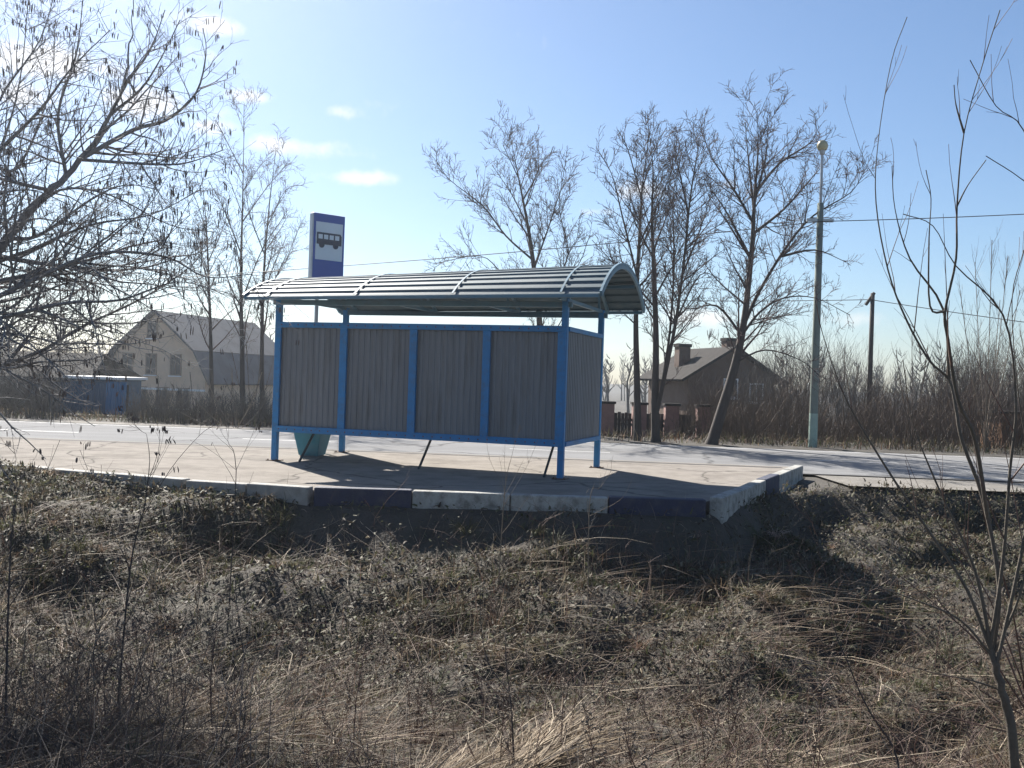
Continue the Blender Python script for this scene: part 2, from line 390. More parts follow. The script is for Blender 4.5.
for sy in (-1, 1):
    MB().box(-RL + .05, RL - .05, sy * RW - .025, sy * RW + .025, EAVE - .055, EAVE - .004).build('eave_beam', M['steel'], sh, bevel=.006)
    MB().box(-HX - .1, HX + .1, sy * HY_ - .035, sy * HY_ + .035, EAVE - .13, EAVE - .05).build('wall_plate', M['steel'], sh, bevel=.006)
    a = sy * A0 * .55; y, z = arc(a, -.045)
    MB().bar((-RL + .06, y, z), (RL - .06, y, z), .04, .05).build('purlin', M['steel'], sh)

# the roof has settled: its left end hangs lower and the vault is flatter there
for o in list(sh.children):
    if o.name.split('.')[0] in ('roof_sheet', 'roof_strap', 'end_arch', 'roof_rib', 'eave_beam', 'purlin', 'web_strut'):
        for vv in o.data.vertices:
            if o.name.split('.')[0] in ('roof_sheet', 'end_arch', 'eave_beam', 'purlin'): vv.co.x += .13
            t = (RL - vv.co.x) / (2 * RL); h = (vv.co.z - EAVE) / RISE
            vv.co.z += .03 - t * (.07 + .15 * max(0, h))
# bench inside
M['plank'] = mat('bench_plank', (.05, .13, .22), .6, .25, 5, .2, 30, stretch=(.2, 1, 1), dirt=(.2, .15, .1), dirt_amt=.4)
M['dark_roof_early'] = mat('bench_leg_steel', (.04, .05, .06), .7, .2, 8)
be = empty('bench', (-1.14, 16.19, 0), PH, label='low plank bench inside the shelter, only its slanted thin legs showing below the wall', category='bench')
for j in range(3):
    MB().box(-2.2, 2.2, -.9 + j * .155, -.9 + j * .155 + .14, .50, .54).build('seat_plank', M['plank'], be, bevel=.006)
for x in (-1.95, .10, 2.08):
    MB().bar((x, -1.04, 0.0), (x + .02, -.60, .48), .028, .028).build('leg', M['dark_roof_early'], be)
    MB().bar((x + .02, -.91, .482), (x + .02, -.44, .482), .04, .036).build('seat_bearer', M['blue'], be)

# litter bin
M['teal'] = mat('bin_teal_paint', (.03, .20, .27), .6, .15, 6, .1, 40, dirt=(.10, .14, .14), dirt_amt=.5)
q = P(312, 455, 17.05)
bn = empty('litter_bin', (q.x, q.y, 0), R(-12), label='tapered teal litter bin standing under the left end of the shelter', category='litter bin')
b = MB(); t0, t1, h0, h1 = .17, .275, .015, .56
V = []
for r, z in ((t0, h0), (t1, h1), (t1 - .02, h1), (t0 - .02, h0 + .02)):
    V += [(-r, -r, z), (r, -r, z), (r, r, z), (-r, r, z)]
Fs = [(3, 2, 1, 0), (12, 13, 14, 15)]
for i in range(3):
    for j in range(4): Fs.append((i*4+j, i*4+(j+1) % 4, i*4+4+(j+1) % 4, i*4+4+j))
b.add(V, Fs).build('body', M['teal'], bn, bevel=.006)
MB().box(-.15, .15, -.15, .15, 0, .014).build('foot', M['steel'], bn)
b = MB()
for s in ((-1, 0), (1, 0), (0, -1), (0, 1)):
    x0, x1 = (-.292, .292) if s[0] == 0 else sorted((s[0]*.292, s[0]*.257)); y0, y1 = (-.256, .256) if s[0] != 0 else sorted((s[1]*.292, s[1]*.257))
    b.box(x0, x1, y0, y1, .535, .575)
b.build('rim', M['teal'], bn)

# ------------------------------------------------------------------ bus stop sign
M['sign_blue'] = mat('sign_blue', (.028, .075, .32), .4, .06, 3)
M['sign_white'] = mat('sign_white', (.62, .64, .68), .45, .06, 3)
M['sign_black'] = mat('sign_black', (.03, .035, .06), .5)
M['galv'] = mat('galvanised_steel', (.42, .44, .46), .45, .15, 6, .05, 50, metal=.4)
SD = 18.1
bl = P(308, 277, SD); br = P(340.5, 277, SD); tl = P(308, 215, SD)
sgn_x = P(313.5, 400, SD).x
sg = empty('bus_stop_sign', (sgn_x, SD, 0), 0, label='blue bus stop sign with white bus pictogram on a pole behind the shelter roof', category='bus stop sign')
MB().lathe([(.035, 0), (.035, 4.22), (.03, 4.235)], 14).build('pole', M['galv'], sg, smooth=False)
box_e = empty('sign_box', (.13, -.02, 0), R(20)); box_e.parent = sg
z0, z1 = bl.z - .06, tl.z; hw = .325
bpy.data.objects.remove(box_e)
def sgn(o): o.location = (.17, -.13, 0); o.rotation_euler = (0, 0, R(40)); return o
bxo = sgn(MB().box(-hw, hw, -.075, .075, z0, z1).build('sign_box', M['galv'], sg, bevel=.03))
sgn(MB().box(-hw + .012, hw - .012, -.081, -.074, z0 + .012, z1 - .012).build('sign_face', M['sign_blue'], sg, bevel=.004))
pz0, pz1 = z0 + .35, z1 - .16
sgn(MB().box(-hw + .055, hw - .055, -.086, -.0805, pz0, pz1).build('white_panel', M['sign_white'], sg))
pc = (pz0 + pz1) / 2; yb0, yb1 = -.091, -.0855
bus = MB(); bus.prism([(-.25, pc - .06), (.25, pc - .06), (.25, pc + .11), (.22, pc + .15), (-.25, pc + .15)], -yb0, -yb1)
bus.v = [(x, -z, y) for x, y, z in bus.v]; bus.f = [f[::-1] for f in bus.f]
sgn(bus.build('bus_pictogram', M['sign_black'], sg))
w_ = MB()
for i in range(4): w_.box(-.22 + i * .112, -.22 + i * .112 + .082, -.0955, -.0905, pc + .035, pc + .115)
sgn(w_.build('pictogram_windows', M['sign_white'], sg))
for i, x in enumerate((-.15, .13)):
    wv = MB().lathe([(.055, 0), (.055, .006)], 18); wv.v = [(a + x, -.0955 + c * .9, pc - .07 + b_) for a, b_, c in wv.v]
    sgn(wv.build('pictogram_wheel', M['sign_black'], sg))

# ------------------------------------------------------------------ street lamp, poles, wires
M['conc'] = mat('post_concrete', (.17, .20, .175), .9, .2, 3, .3, 40, dirt=(.13, .13, .12), dirt_amt=.5, dscale=2)
M['wood'] = mat('pole_wood', (.07, .058, .05), .9, .3, 3, .4, 30, stretch=(4, 4, .3))
M['globe'] = mat('lamp_globe', (.42, .38, .22), .35, .1, 4)
M['whitewash'] = mat('post_whitewash', (.30, .40, .34), .85, .2, 6, .2, 40, dirt=(.2, .2, .19), dirt_amt=.6)
LD = 26.6
lb = P(812.5, 447, LD); lt = P(819.5, 203, LD); lg = P(820.5, 146, LD)
lz = tz(lb.x, LD)
lamp = empty('street_lamp', (lb.x, LD, lz), 0, label='tall concrete street lamp post with round yellowish globe beyond the road', category='street lamp')
H1 = lt.z - lz; H2 = lg.z - lz
MB().lathe([(.115, -.2), (.112, .9), (.105, 2.5), (.085, H1)], 12).build('post', M['conc'], lamp, smooth=True)
MB().lathe([(.12, 0), (.117, .9)], 12).build('painted_base', M['whitewash'], lamp)
MB().lathe([(.042, H1 - .1), (.034, H2 - .16)], 10).build('pipe', M['galv'], lamp)
MB().lathe([(.05, H2 - .24), (.07, H2 - .2), (.085, H2 - .10)], 14).build('socket', M['galv'], lamp)
pr = [(.08, -.11)] + [(.145 * math.sin(a), -.0 - .16 * math.cos(a)) for a in np.linspace(.75, math.pi - .05, 12)]
MB().lathe([(r, z + H2) for r, z in pr], 20).build('globe', M['globe'], lamp, smooth=True)
MB().box(-.35, .35, -.04, .04, H1 - .5, H1 - .42).build('bracket', M['galv'], lamp)

UD = 38
ub = P(869.5, 390, UD); ut = P(866, 293, UD); uz = tz(ub.x, UD)
up_ = empty('utility_pole', (ub.x, UD, uz), 0, label='thin dark wooden utility pole rising above the brown thicket', category='utility pole')
UH = ut.z - uz
MB().lathe([(.11, -.2), (.09, UH * .6), (.08, UH)], 10).build('pole', M['wood'], up_, smooth=True)
MB().bar((-.25, 0, UH - .45), (.06, 0, UH + .02), .10, .10).build('insulator_arm', M['wood'], up_)
M['wire'] = mat('wire', (.03, .03, .033), .6)
def wire(pts, r, label, sagn=10, sag=.12):
    poly = []
    for a, b_ in zip(pts[:-1], pts[1:]):
        for i in range(sagn):
            t = i / sagn; q = a.lerp(b_, t); q.z -= sag * 4 * t * (1 - t) * (b_ - a).length / 10; poly.append(q)
    poly.append(pts[-1])
    o = tubes('overhead_wire', [([tuple(p) for p in poly], [r] * len(poly), 4)], M['wire'], label=label, category='wire', group='overhead wires')
wp = Vector((lb.x, LD - .1, lz + P(820, 222, LD).z - lz))
wire([P(-80, 290, 33), P(340, 266, 30), wp, P(1120, 209, 24)], .011, 'thin overhead wire passing the street lamp post', sag=.05)
uw = Vector((ub.x - .1, UD - .05, uz + UH - .25))
wire([P(640, 300, 44), uw, P(1110, 333, 32)], .013, 'thin overhead wire running from the dark wooden pole', sag=.05)

# ------------------------------------------------------------------ trees
def grow(rng, pts, rad, level, out, prm):
    """spawn side branches along a polyline, recursively"""
    if level >= len(prm): return
    den, ratio, amin, amax, upb, wand, nseg, sides, tmin, rmin = prm[level]
    seg = [(pts[i+1] - pts[i]).length for i in range(len(pts) - 1)]; L = sum(seg)
    n = int(L * den + rng.random())
    for _ in range(n):
        t = tmin + (1 - tmin) * rng.random() ** .85
        d = t * L; i = 0
        while i < len(seg) - 1 and d > seg[i]: d -= seg[i]; i += 1
        f = min(d / max(seg[i], 1e-6), 1); p = pts[i].lerp(pts[i+1], f); T = (pts[i+1] - pts[i]).normalized()
        r = rad[i] * (1 - f) + rad[i+1] * f
        ax = Vector((rng.gauss(0, 1), rng.gauss(0, 1), rng.gauss(0, 1))); ax = (ax - T * ax.dot(T))
        if ax.length < 1e-3: continue
        ax.normalize(); an = R(rng.uniform(amin, amax))
        dr = (T * math.cos(an) + ax * math.sin(an) + Vector((0, 0, upb))).normalized()
        l = max(ratio[1], min(ratio[2], ratio[0] * L * (1.15 - .8 * t))) * rng.uniform(.55, 1.2)
        q = [p]; st = l / nseg
        for k_ in range(nseg):
            dr = (dr + Vector((rng.gauss(0, wand), rng.gauss(0, wand), rng.gauss(0, wand) + upb * .35))).normalized()
            q.append(q[-1] + dr * st)
        r0 = max(rmin, min(r * .62, l * .016)); rr = [max(rmin * .55, r0 * (1 - .8 * k_ / nseg)) for k_ in range(nseg + 1)]
        out.append((q, rr, sides))
        grow(rng, q, rr, level + 1, out, prm)

def smooth_line(pts, n):
    """resample a control polyline with a Catmull-Rom curve"""
    P0 = [pts[0] * 2 - pts[1]] + list(pts) + [pts[-1] * 2 - pts[-2]]; o = []
    for i in range(1, len(P0) - 2):
        for k_ in range(n):
            t = k_ / n; a, b_, c, d = P0[i-1:i+3]
            o.append(.5 * ((2*b_) + (c - a)*t + (2*a - 5*b_ + 4*c - d)*t*t + (3*b_ - a - 3*c + d)*t**3))
    o.append(pts[-1]); return o

def tree(name, label, D, trunk, limbs, r0, prm, bark, seed, twig=None, cat='tree', group=None, dspread=.5, catkins=0, limb_scale=.6, base_z=None, rmin0=.009, tend=0):
    """trunk / limbs: lists of (px, py) outlines seen from the bank; limbs get their own depth"""
    rng = random.Random(seed)
    tp = [P(x, y, D) for x, y in trunk]
    zg = tz(tp[0].x, D) if base_z is None else base_z
    tp[0].z = zg - .06
    org = Vector((tp[0].x, tp[0].y, zg))
    root = empty(name, org, 0, label=label, category=cat)
    if group: root['group'] = group
    tl = smooth_line(tp, 5); n = len(tl)
    tl = [p + Vector((0, rng.gauss(0, .02) * i / n, 0)) for i, p in enumerate(tl)]
    tr = [max(rmin0, r0 * (1 - i / (n - 1)) ** 1.15) * (1.25 if i == 0 else 1) for i in range(n)]; tr[0] = max(tr[0], r0)
    if tend: tr = [r0 * (1 - (1 - tend) * i / (n - 1)) for i in range(n)]
    tubes('trunk', [(tl, tr, 9)], bark, root, org)
    fine = []
    lim = []
    for lm in limbs:
        rs = lm[0]; pts = lm[1]
        dd = rng.uniform(-1, 1) * dspread
        p0 = P(*pts[0], D)                      # root the limb on the nearest wood already built
        root_p = min((q for q in tl + [q for l_ in lim for q in l_[0]]), key=lambda q: (q.x / q.y - p0.x / D) ** 2 + ((q.z - CAMZ) / q.y - (p0.z - CAMZ) / D) ** 2)
        lp = [root_p.copy()]
        for x, y in pts[1:]:
            w = math.hypot(x - pts[0][0], y - pts[0][1]) / F * D
            lp.append(P(x, y, root_p.y + dd * w))
        ll = smooth_line(lp, 4); m_ = len(ll)
        lr = [max(rmin0, r0 * rs * limb_scale * (1 - i / (m_ - 1)) ** .9) for i in range(m_)]
        lim.append((ll, lr, 7)); grow(rng, ll, lr, 1, fine, prm)
    if lim: tubes('limbs', lim, bark, root, org)
    grow(rng, tl, tr, 0, fine, prm)
    tubes('crown', fine, twig or bark, root, org)
    if catkins:
        cv = []
        for _ in range(catkins):
            q, rr, s = fine[rng.randrange(len(fine))]
            p = q[-1]; l = rng.uniform(.035, .075) * (1 if catkins > 200 else .55); dx, dy = rng.gauss(0, .006), rng.gauss(0, .006)
            for k_ in range(rng.choice((1, 2, 3))):
                a = p + Vector((rng.gauss(0, .012), rng.gauss(0, .012), 0))
                cv.append(([a, a + Vector((dx*.5, dy*.5, -l*.3)), a + Vector((dx, dy, -l * .75)), a + Vector((dx, dy, -l))], [.0015, .0038, .0038, .001], 4))
        tubes('catkins', cv, M['catkin'], root, org, kind='stuff')
    return root
M['bark'] = mat('bark', (.060, .048, .042), .9, .3, 4, .5, 40, stretch=(3, 3, .6))
M['twig'] = mat('twig', (.075, .048, .046), .85, .25, 2)
M['alder'] = mat('alder_bark', (.20, .195, .20), .85, .3, 5, .4, 50)
M['catkin'] = mat('catkin', (.11, .085, .075), .9, .2, 9)
M['pale_twig'] = mat('pale_twig', (.17, .135, .10), .8, .25, 5)
M['red_twig'] = mat('red_twig', (.10, .055, .042), .7, .25, 5)

#        density ratio(min,max)         angles  up   wander nseg sides tmin rmin
PRM = [(2.6, (.30, .6, 2.0), 32, 62, .20, .07, 5, 4, .26, .009),
       (6.0, (.40, .45, 1.4), 30, 62, .14, .085, 4, 3, .08, .0078),
       (9.0, (.46, .25, .65), 30, 62, .12, .09, 3, 3, .06, .0074),
       (7.0, (.5, .14, .30), 30, 60, .1, .09, 2, 3, .1, .0062)]
tree('bare_tree', 'bare spreading tree seen above the middle of the shelter roof', 30.5,
     [(543, 440), (540, 330), (534, 269), (529, 233), (523, 200), (516, 165), (511, 140)],
     [(.5, [(533, 262), (506, 236), (483, 206), (450, 180), (436, 160)]), (.45, [(535, 268), (549, 226), (563, 186), (579, 172)]),
      (.4, [(528, 228), (512, 195), (492, 165)]), (.38, [(524, 200), (538, 170), (537, 140)]), (.4, [(536, 300), (503, 274), (480, 256), (433, 264)]),
      (.42, [(540, 320), (566, 262), (566, 238), (559, 206), (566, 160)]), (.3, [(519, 175), (503, 145)]), (.3, [(538, 300), (575, 270), (590, 235)])],
     .115, PRM, M['bark'], 11, M['twig'], dspread=.7)
tree('bare_tree', 'tall straight bare tree closest to the right end of the shelter roof', 26.9,
     [(638, 443), (637, 380), (636, 310), (640, 230), (643, 180), (650, 130)],
     [(.45, [(637, 270), (622, 215), (612, 175), (598, 150)]), (.4, [(640, 240), (662, 195), (679, 152)]), (.4, [(637, 300), (612, 262), (592, 240)]),
      (.35, [(641, 200), (628, 150), (618, 130)]), (.3, [(638, 330), (618, 310), (600, 312)]), (.3, [(642, 190), (655, 150), (666, 128)])],
     .115, PRM, M['bark'], 12, M['twig'], dspread=.7)
tree('bare_tree', 'forked bare tree with two leaning stems between its straight neighbours', 26.6,
     [(656, 444), (655, 400), (656, 340), (654, 270), (652, 220), (653, 170), (650, 138)],
     [(.8, [(656, 420), (666, 370), (676, 320), (684, 260), (690, 200), (697, 155), (699, 138)]), (.55, [(660, 395), (670, 330), (674, 260), (673, 200), (680, 160)]),
      (.4, [(684, 270), (700, 230), (714, 185)]), (.4, [(655, 300), (676, 262), (700, 246)]), (.35, [(654, 260), (635, 222), (628, 200)]),
      (.35, [(676, 322), (700, 275), (722, 280)]), (.35, [(690, 215), (678, 165), (674, 140)])],
     .13, PRM, M['bark'], 13, M['twig'], dspread=.7)
tree('bare_tree', 'tallest bare tree with a leaning trunk just left of the street lamp', 26.3,
     [(711, 446), (722, 410), (736, 362), (745, 315), (752, 246), (755, 193), (758, 150), (757, 112)],
     [(.55, [(744, 325), (759, 292), (787, 246), (813, 216), (850, 193), (864, 172)]), (.45, [(752, 240), (784, 209), (810, 180), (828, 160)]),
      (.42, [(756, 195), (780, 163), (813, 140), (816, 116)]), (.42, [(752, 228), (734, 190), (711, 156), (700, 120)]), (.42, [(750, 258), (727, 213), (707, 183)]),
      (.4, [(742, 338), (717, 306), (690, 309), (672, 300)]), (.4, [(742, 335), (760, 312), (784, 298), (815, 298), (850, 315)]), (.35, [(757, 200), (766, 155), (767, 118)]),
      (.35, [(755, 210), (748, 155), (745, 122)]), (.3, [(735, 365), (765, 350), (800, 360), (822, 378)]), (.4, [(780, 258), (815, 250), (846, 262)])],
     .165, PRM, M['bark'], 14, M['twig'], dspread=.7)
# trees by the pale house
PRL = [(1.9, (.26, .5, 1.8), 30, 55, .25, .10, 5, 4, .22, .006),
       (6.0, (.38, .35, 1.2), 28, 60, .14, .13, 4, 3, .10, .0075),
       (8.5, (.46, .22, .6), 28, 62, .08, .15, 3, 3, .08, .0058),
       (6.0, (.5, .14, .3), 28, 62, .05, .15, 2, 3, .1, .0048)]
tree('slim_tree', 'slim bare tree left of the bus stop sign, with the tallest straight trunk', 31,
     [(243, 425), (242, 350), (241, 270), (243, 190), (244, 104)],
     [(.45, [(242, 300), (262, 250), (285, 215)]), (.4, [(242, 230), (265, 190), (290, 160)]), (.4, [(242, 250), (222, 205), (208, 180)]), (.3, [(243, 180), (226, 140), (216, 120)])],
     .095, PRL, M['bark'], 21, M['twig'], dspread=.8)
tree('slim_tree', 'slim bare tree nearest to the left end of the shelter roof', 32,
     [(262, 425), (262, 340), (264, 270), (270, 200), (276, 150)],
     [(.45, [(263, 300), (285, 262), (300, 225)]), (.4, [(266, 250), (250, 215), (246, 190)]), (.35, [(268, 220), (286, 190), (304, 185)])],
     .085, PRL, M['bark'], 22, M['twig'], dspread=.8)
tree('slim_tree', 'slim bare tree standing in front of the roof of the pale house', 33,
     [(212, 422), (211, 350), (209, 290), (206, 220), (200, 160)],
     [(.45, [(210, 300), (190, 260), (180, 230)]), (.4, [(208, 260), (224, 225), (230, 195)]), (.35, [(207, 230), (196, 200), (185, 180)])],
     .085, PRL, M['bark'], 23, M['twig'], dspread=.8)
# near alder at the left edge
PRA = [(2.0, (.35, .5, 1.6), 30, 65, .05, .11, 6, 5, .25, .004),
       (11.0, (.45, .38, 1.25), 30, 70, .08, .12, 5, 4, .05, .0030),
       (11.5, (.45, .2, .55), 30, 70, .05, .14, 4, 3, .05, .0023),
       (6.0, (.45, .06, .2), 30, 65, .03, .16, 2, 3, .1, .0019)]
tree('alder_tree', 'large near alder with dangling catkins reaching in from the left edge', 8.6,
     [(-150, 640), (-145, 520), (-120, 430), (-90, 360), (-50, 300), (0, 248), (34, 206), (66, 176), (100, 133), (123, 86), (131, 33), (133, -40)],
     [(.42, [(80, 163), (133, 130), (166, 120), (196, 93), (206, 53), (203, 28)]), (.30, [(82, 162), (150, 164), (186, 163), (223, 150)]),
      (.33, [(66, 172), (58, 115), (76, 55), (84, -10)]), (.5, [(-90, 372), (-40, 318), (40, 277), (100, 253), (166, 257), (206, 277), (252, 274)]),
      (.5, [(-110, 410), (-50, 385), (0, 366), (43, 350), (83, 326), (139, 300), (186, 270), (215, 240)]), (.42, [(-70, 335), (0, 318), (66, 303), (120, 300), (175, 282), (215, 290)]),
      (.4, [(-60, 310), (-30, 220), (0, 150), (20, 80), (30, -20)]), (.35, [(-20, 265), (30, 250), (90, 225), (150, 215), (200, 190)]),
      (.35, [(0, 150), (40, 110), (70, 70), (110, 30)]), (.35, [(-80, 345), (-40, 340), (20, 335), (70, 345), (110, 330)]),
      (.35, [(0, 240), (40, 235), (90, 200), (125, 185), (160, 190)]), (.3, [(-10, 170), (20, 165), (50, 90), (55, 30)]), (.3, [(123, 88), (150, 50), (165, 10)]),
      (.3, [(-40, 250), (-10, 200), (30, 190), (70, 205)]), (.3, [(-100, 400), (-40, 350), (20, 320), (80, 290), (150, 250), (190, 215)]), (.28, [(20, 222), (60, 190), (110, 195), (170, 225), (215, 232)]), (.28, [(-30, 230), (-5, 110), (40, 40), (60, -30)]), (.28, [(110, 115), (140, 90), (160, 60), (180, 20)]), (.35, [(-60, 310), (-30, 290), (20, 225), (60, 222), (110, 240)])],
     .085, PRA, M['alder'], 31, M['alder'], dspread=.55, catkins=1600, rmin0=.004, limb_scale=.62)

# ------------------------------------------------------------------ right willow shrub (near), saplings
PRW = [(0.0, (.2, .1, .5), 20, 45, .25, .06, 4, 4, .3, .0022), (2.6, (.24, .2, .7), 18, 42, .2, .07, 5, 4, .15, .0017), (1.8, (.3, .06, .3), 20, 45, .15, .08, 3, 3, .2, .0013)]
tree('willow_shrub', 'near bare willow shrub fanning up from the lower right corner', 4.4,
     [(1022, 800), (1012, 740), (1001, 690), (991, 649)],
     [(.62, [(991, 649), (967, 590), (936, 542), (896, 483), (857, 420), (840, 385), (823, 335), (815, 300)]),
      (.7, [(993, 655), (980, 590), (967, 550), (935, 480), (912, 420), (903, 360)]),
      (.75, [(997, 660), (999, 586), (983, 499), (962, 441), (956, 409), (949, 380), (929, 360), (906, 319), (888, 270), (876, 203), (878, 143), (891, 63), (907, 17)]),
      (.7, [(985, 510), (975, 440), (958, 400), (948, 340), (945, 312), (956, 259), (957, 206), (964, 133), (983, 63), (1000, 10)]),
      (.5, [(949, 382), (943, 309), (910, 259), (895, 209), (892, 166)]), (.4, [(945, 315), (930, 306), (929, 240), (931, 199), (926, 170)]),
      (.6, [(1000, 650), (1003, 560), (1010, 470), (1016, 400), (1003, 315), (956, 266), (933, 226), (903, 214)]),
      (.6, [(1003, 660), (1020, 560), (1040, 450), (1050, 330), (1050, 220), (1024, 131), (996, 106), (970, 60)]), (.4, [(1048, 260), (1040, 200), (1020, 178), (986, 156)]),
      (.45, [(996, 655), (960, 620), (915, 600), (870, 585), (840, 580)]), (.4, [(1001, 690), (970, 680), (930, 672), (890, 660)]),
      (.45, [(1000, 655), (1018, 600), (1030, 540), (1028, 460), (1018, 390), (1012, 300), (1024, 250)]), (.35, [(964, 134), (956, 105), (954, 85)]),
      (.3, [(957, 210), (968, 185), (986, 160)])],
     .024, PRW, mat('willow_bark', (.10, .082, .062), .8, .3, 14, .3, 90), 41, M['red_twig'], cat='shrub', dspread=.25, limb_scale=.58, rmin0=.002, tend=.62)
tree('willow_shrub', 'second willow clump of thin reddish stems low at the right edge', 5.6,
     [(1040, 770), (1032, 720), (1024, 680)],
     [(.7, [(1032, 720), (1000, 640), (960, 560), (925, 500), (905, 455)]), (.7, [(1030, 715), (985, 650), (930, 600), (880, 560), (850, 530)]), (.7, [(1026, 690), (1010, 600), (985, 520), (975, 450), (968, 400)]),
      (.7, [(1028, 700), (1030, 600), (1015, 500), (1000, 420), (998, 360)]), (.6, [(1032, 725), (980, 690), (930, 650), (885, 635)]), (.6, [(1034, 735), (960, 720), (890, 700), (840, 690)]),
      (.6, [(1026, 690), (1045, 600), (1060, 500), (1040, 400), (1030, 330)]), (.6, [(1024, 690), (990, 600), (950, 530), (940, 470), (920, 420)])],
     .016, PRW, M['red_twig'], 49, M['red_twig'], cat='shrub', dspread=.4, limb_scale=.5, rmin0=.0014, tend=.6)
M['stem'] = mat('sapling_bark', (.055, .045, .042), .85, .3, 10)
PRS = [(5.0, (.30, .10, .5), 25, 50, .2, .08, 4, 4, .25, .0016), (3.0, (.35, .05, .25), 25, 50, .2, .1, 3, 3, .2, .0013), (3, (.4, .03, .1), 30, 60, .1, .1, 2, 3, .2, .0012)]
tree('sapling', 'thin dark sapling curving up in the grass left of the willow shrub', 4.9,
     [(905, 790), (897, 759), (870, 712), (847, 662), (830, 613), (827, 579), (813, 523)], [(.6, [(840, 645), (870, 590), (905, 560)]), (.5, [(850, 670), (820, 640), (800, 610)])],
     .0065, PRS, M['stem'], 42, M['red_twig'], cat='sapling', dspread=.3, rmin0=.0013)
tree('sapling', 'dark upright sapling with a pale crooked side stem at the bottom centre', 4.9,
     [(515, 790), (512, 720), (506, 660), (506, 623), (503, 560)], [(.9, [(508, 694), (488, 662), (481, 623), (480, 579), (476, 560)])],
     .0065, PRS, M['stem'], 43, M['pale_twig'], cat='sapling', dspread=.2, rmin0=.0013)
tree('sapling', 'dark upright sapling at the left edge, below the alder', 6.2,
     [(8, 640), (10, 560), (16, 490), (14, 440)], [(.5, [(10, 570), (35, 500), (60, 440)]), (.5, [(12, 540), (-10, 480), (-15, 430)])],
     .008, PRS, M['stem'], 44, M['stem'], cat='sapling', dspread=.4, catkins=20, rmin0=.0013)
tree('sapling', 'dark forked sapling standing before the pale kerb at the left', 6.6,
     [(118, 640), (130, 570), (145, 500), (148, 440), (130, 425)], [(.6, [(140, 520), (170, 470), (200, 435), (215, 425)]), (.5, [(132, 560), (100, 500), (80, 450)]), (.5, [(146, 480), (160, 440), (150, 405)])],
     .008, PRS, M['stem'], 45, M['stem'], cat='sapling', dspread=.4, catkins=45, rmin0=.0013)
tree('sapling', 'small leaning sapling just left of the left shelter post, before the kerb', 9.5,
     [(232, 505), (236, 470), (228, 440), (232, 400)], [(.6, [(236, 475), (250, 440), (264, 405)]), (.5, [(234, 480), (210, 450), (190, 440)])],
     .006, PRS, M['stem'], 46, M['stem'], cat='sapling', dspread=.4, catkins=25, rmin0=.0013)
tree('sapling', 'dry sapling in front of the white kerb stones', 10.4,
     [(500, 528), (505, 490), (512, 455), (520, 425)], [(.7, [(504, 500), (525, 470), (538, 440)]), (.6, [(505, 492), (490, 460), (486, 435)])],
     .006, PRS, M['pale_twig'], 47, M['pale_twig'], cat='sapling', dspread=.4, rmin0=.0013)
tree('sapling', 'pale twisted sapling before the right dark kerb stone', 9.9,
     [(590, 548), (590, 500), (600, 488), (612, 470)], [(.8, [(590, 520), (620, 500), (632, 480)]), (.7, [(592, 540), (575, 510), (560, 500)])],
     .006, PRS, M['pale_twig'], 48, M['pale_twig'], cat='sapling', dspread=.4, rmin0=.0013)

# ------------------------------------------------------------------ houses and fences behind the road
M['cream'] = mat('house_render', (.60, .44, .31), .9, .12, 1.5, .15, 30, dirt=(.33, .29, .25), dirt_amt=.4, dscale=.7)
M['slate'] = mat('grey_roof', (.11, .112, .125), .95, .15, 2, .2, 30, dirt=(.06, .06, .062), dirt_amt=.7, dscale=1, spec=.15)
M['frame'] = mat('window_frame', (.2, .14, .1), .6)
M['white_frame'] = mat('white_window_frame', (.7, .7, .7), .5)
M['glass'] = mat('window_glass', (.03, .035, .045), .25, spec=.25)
M['brown_wall'] = mat('brown_brick_wall', (.13, .085, .062), .9, .25, 3, .3, 20, dirt=(.1, .08, .07), dirt_amt=.5)
M['dark_roof'] = mat('dark_roof', (.042, .038, .036), .95, .3, 3, .3, 25, spec=.1)
M['dark_wood'] = mat('dark_wood', (.07, .055, .05), .9, .3, 3, .3, 20, stretch=(6, 6, .5))
M['fence_blue'] = mat('fence_blue', (.025, .08, .15), .6, .15, 3, dirt=(.08, .1, .13), dirt_amt=.5)
M['gate_blue'] = mat('gate_blue', (.03, .14, .28), .6, .15, 3)

def window(parent, x, z, w, h, y, fm):
    o = MB().box(x - w/2 - .07, x + w/2 + .07, y - .05, y + .02, z - h/2 - .07, z + h/2 + .07).build('window', M[fm], parent)
    for sx in (-1, 1):
        xa, xb = (x - w/2, x - .03) if sx < 0 else (x + .03, x + w/2)
        MB().box(xa, xb, y - .06, y - .045, z - h/2, z + h/2).build('pane', M['glass'], o)
    MB().box(x - w/2 - .12, x + w/2 + .12, y - .14, y - .052, z - h/2 - .14, z - h/2 - .072).build('sill', M['white_frame'], o)
    return o

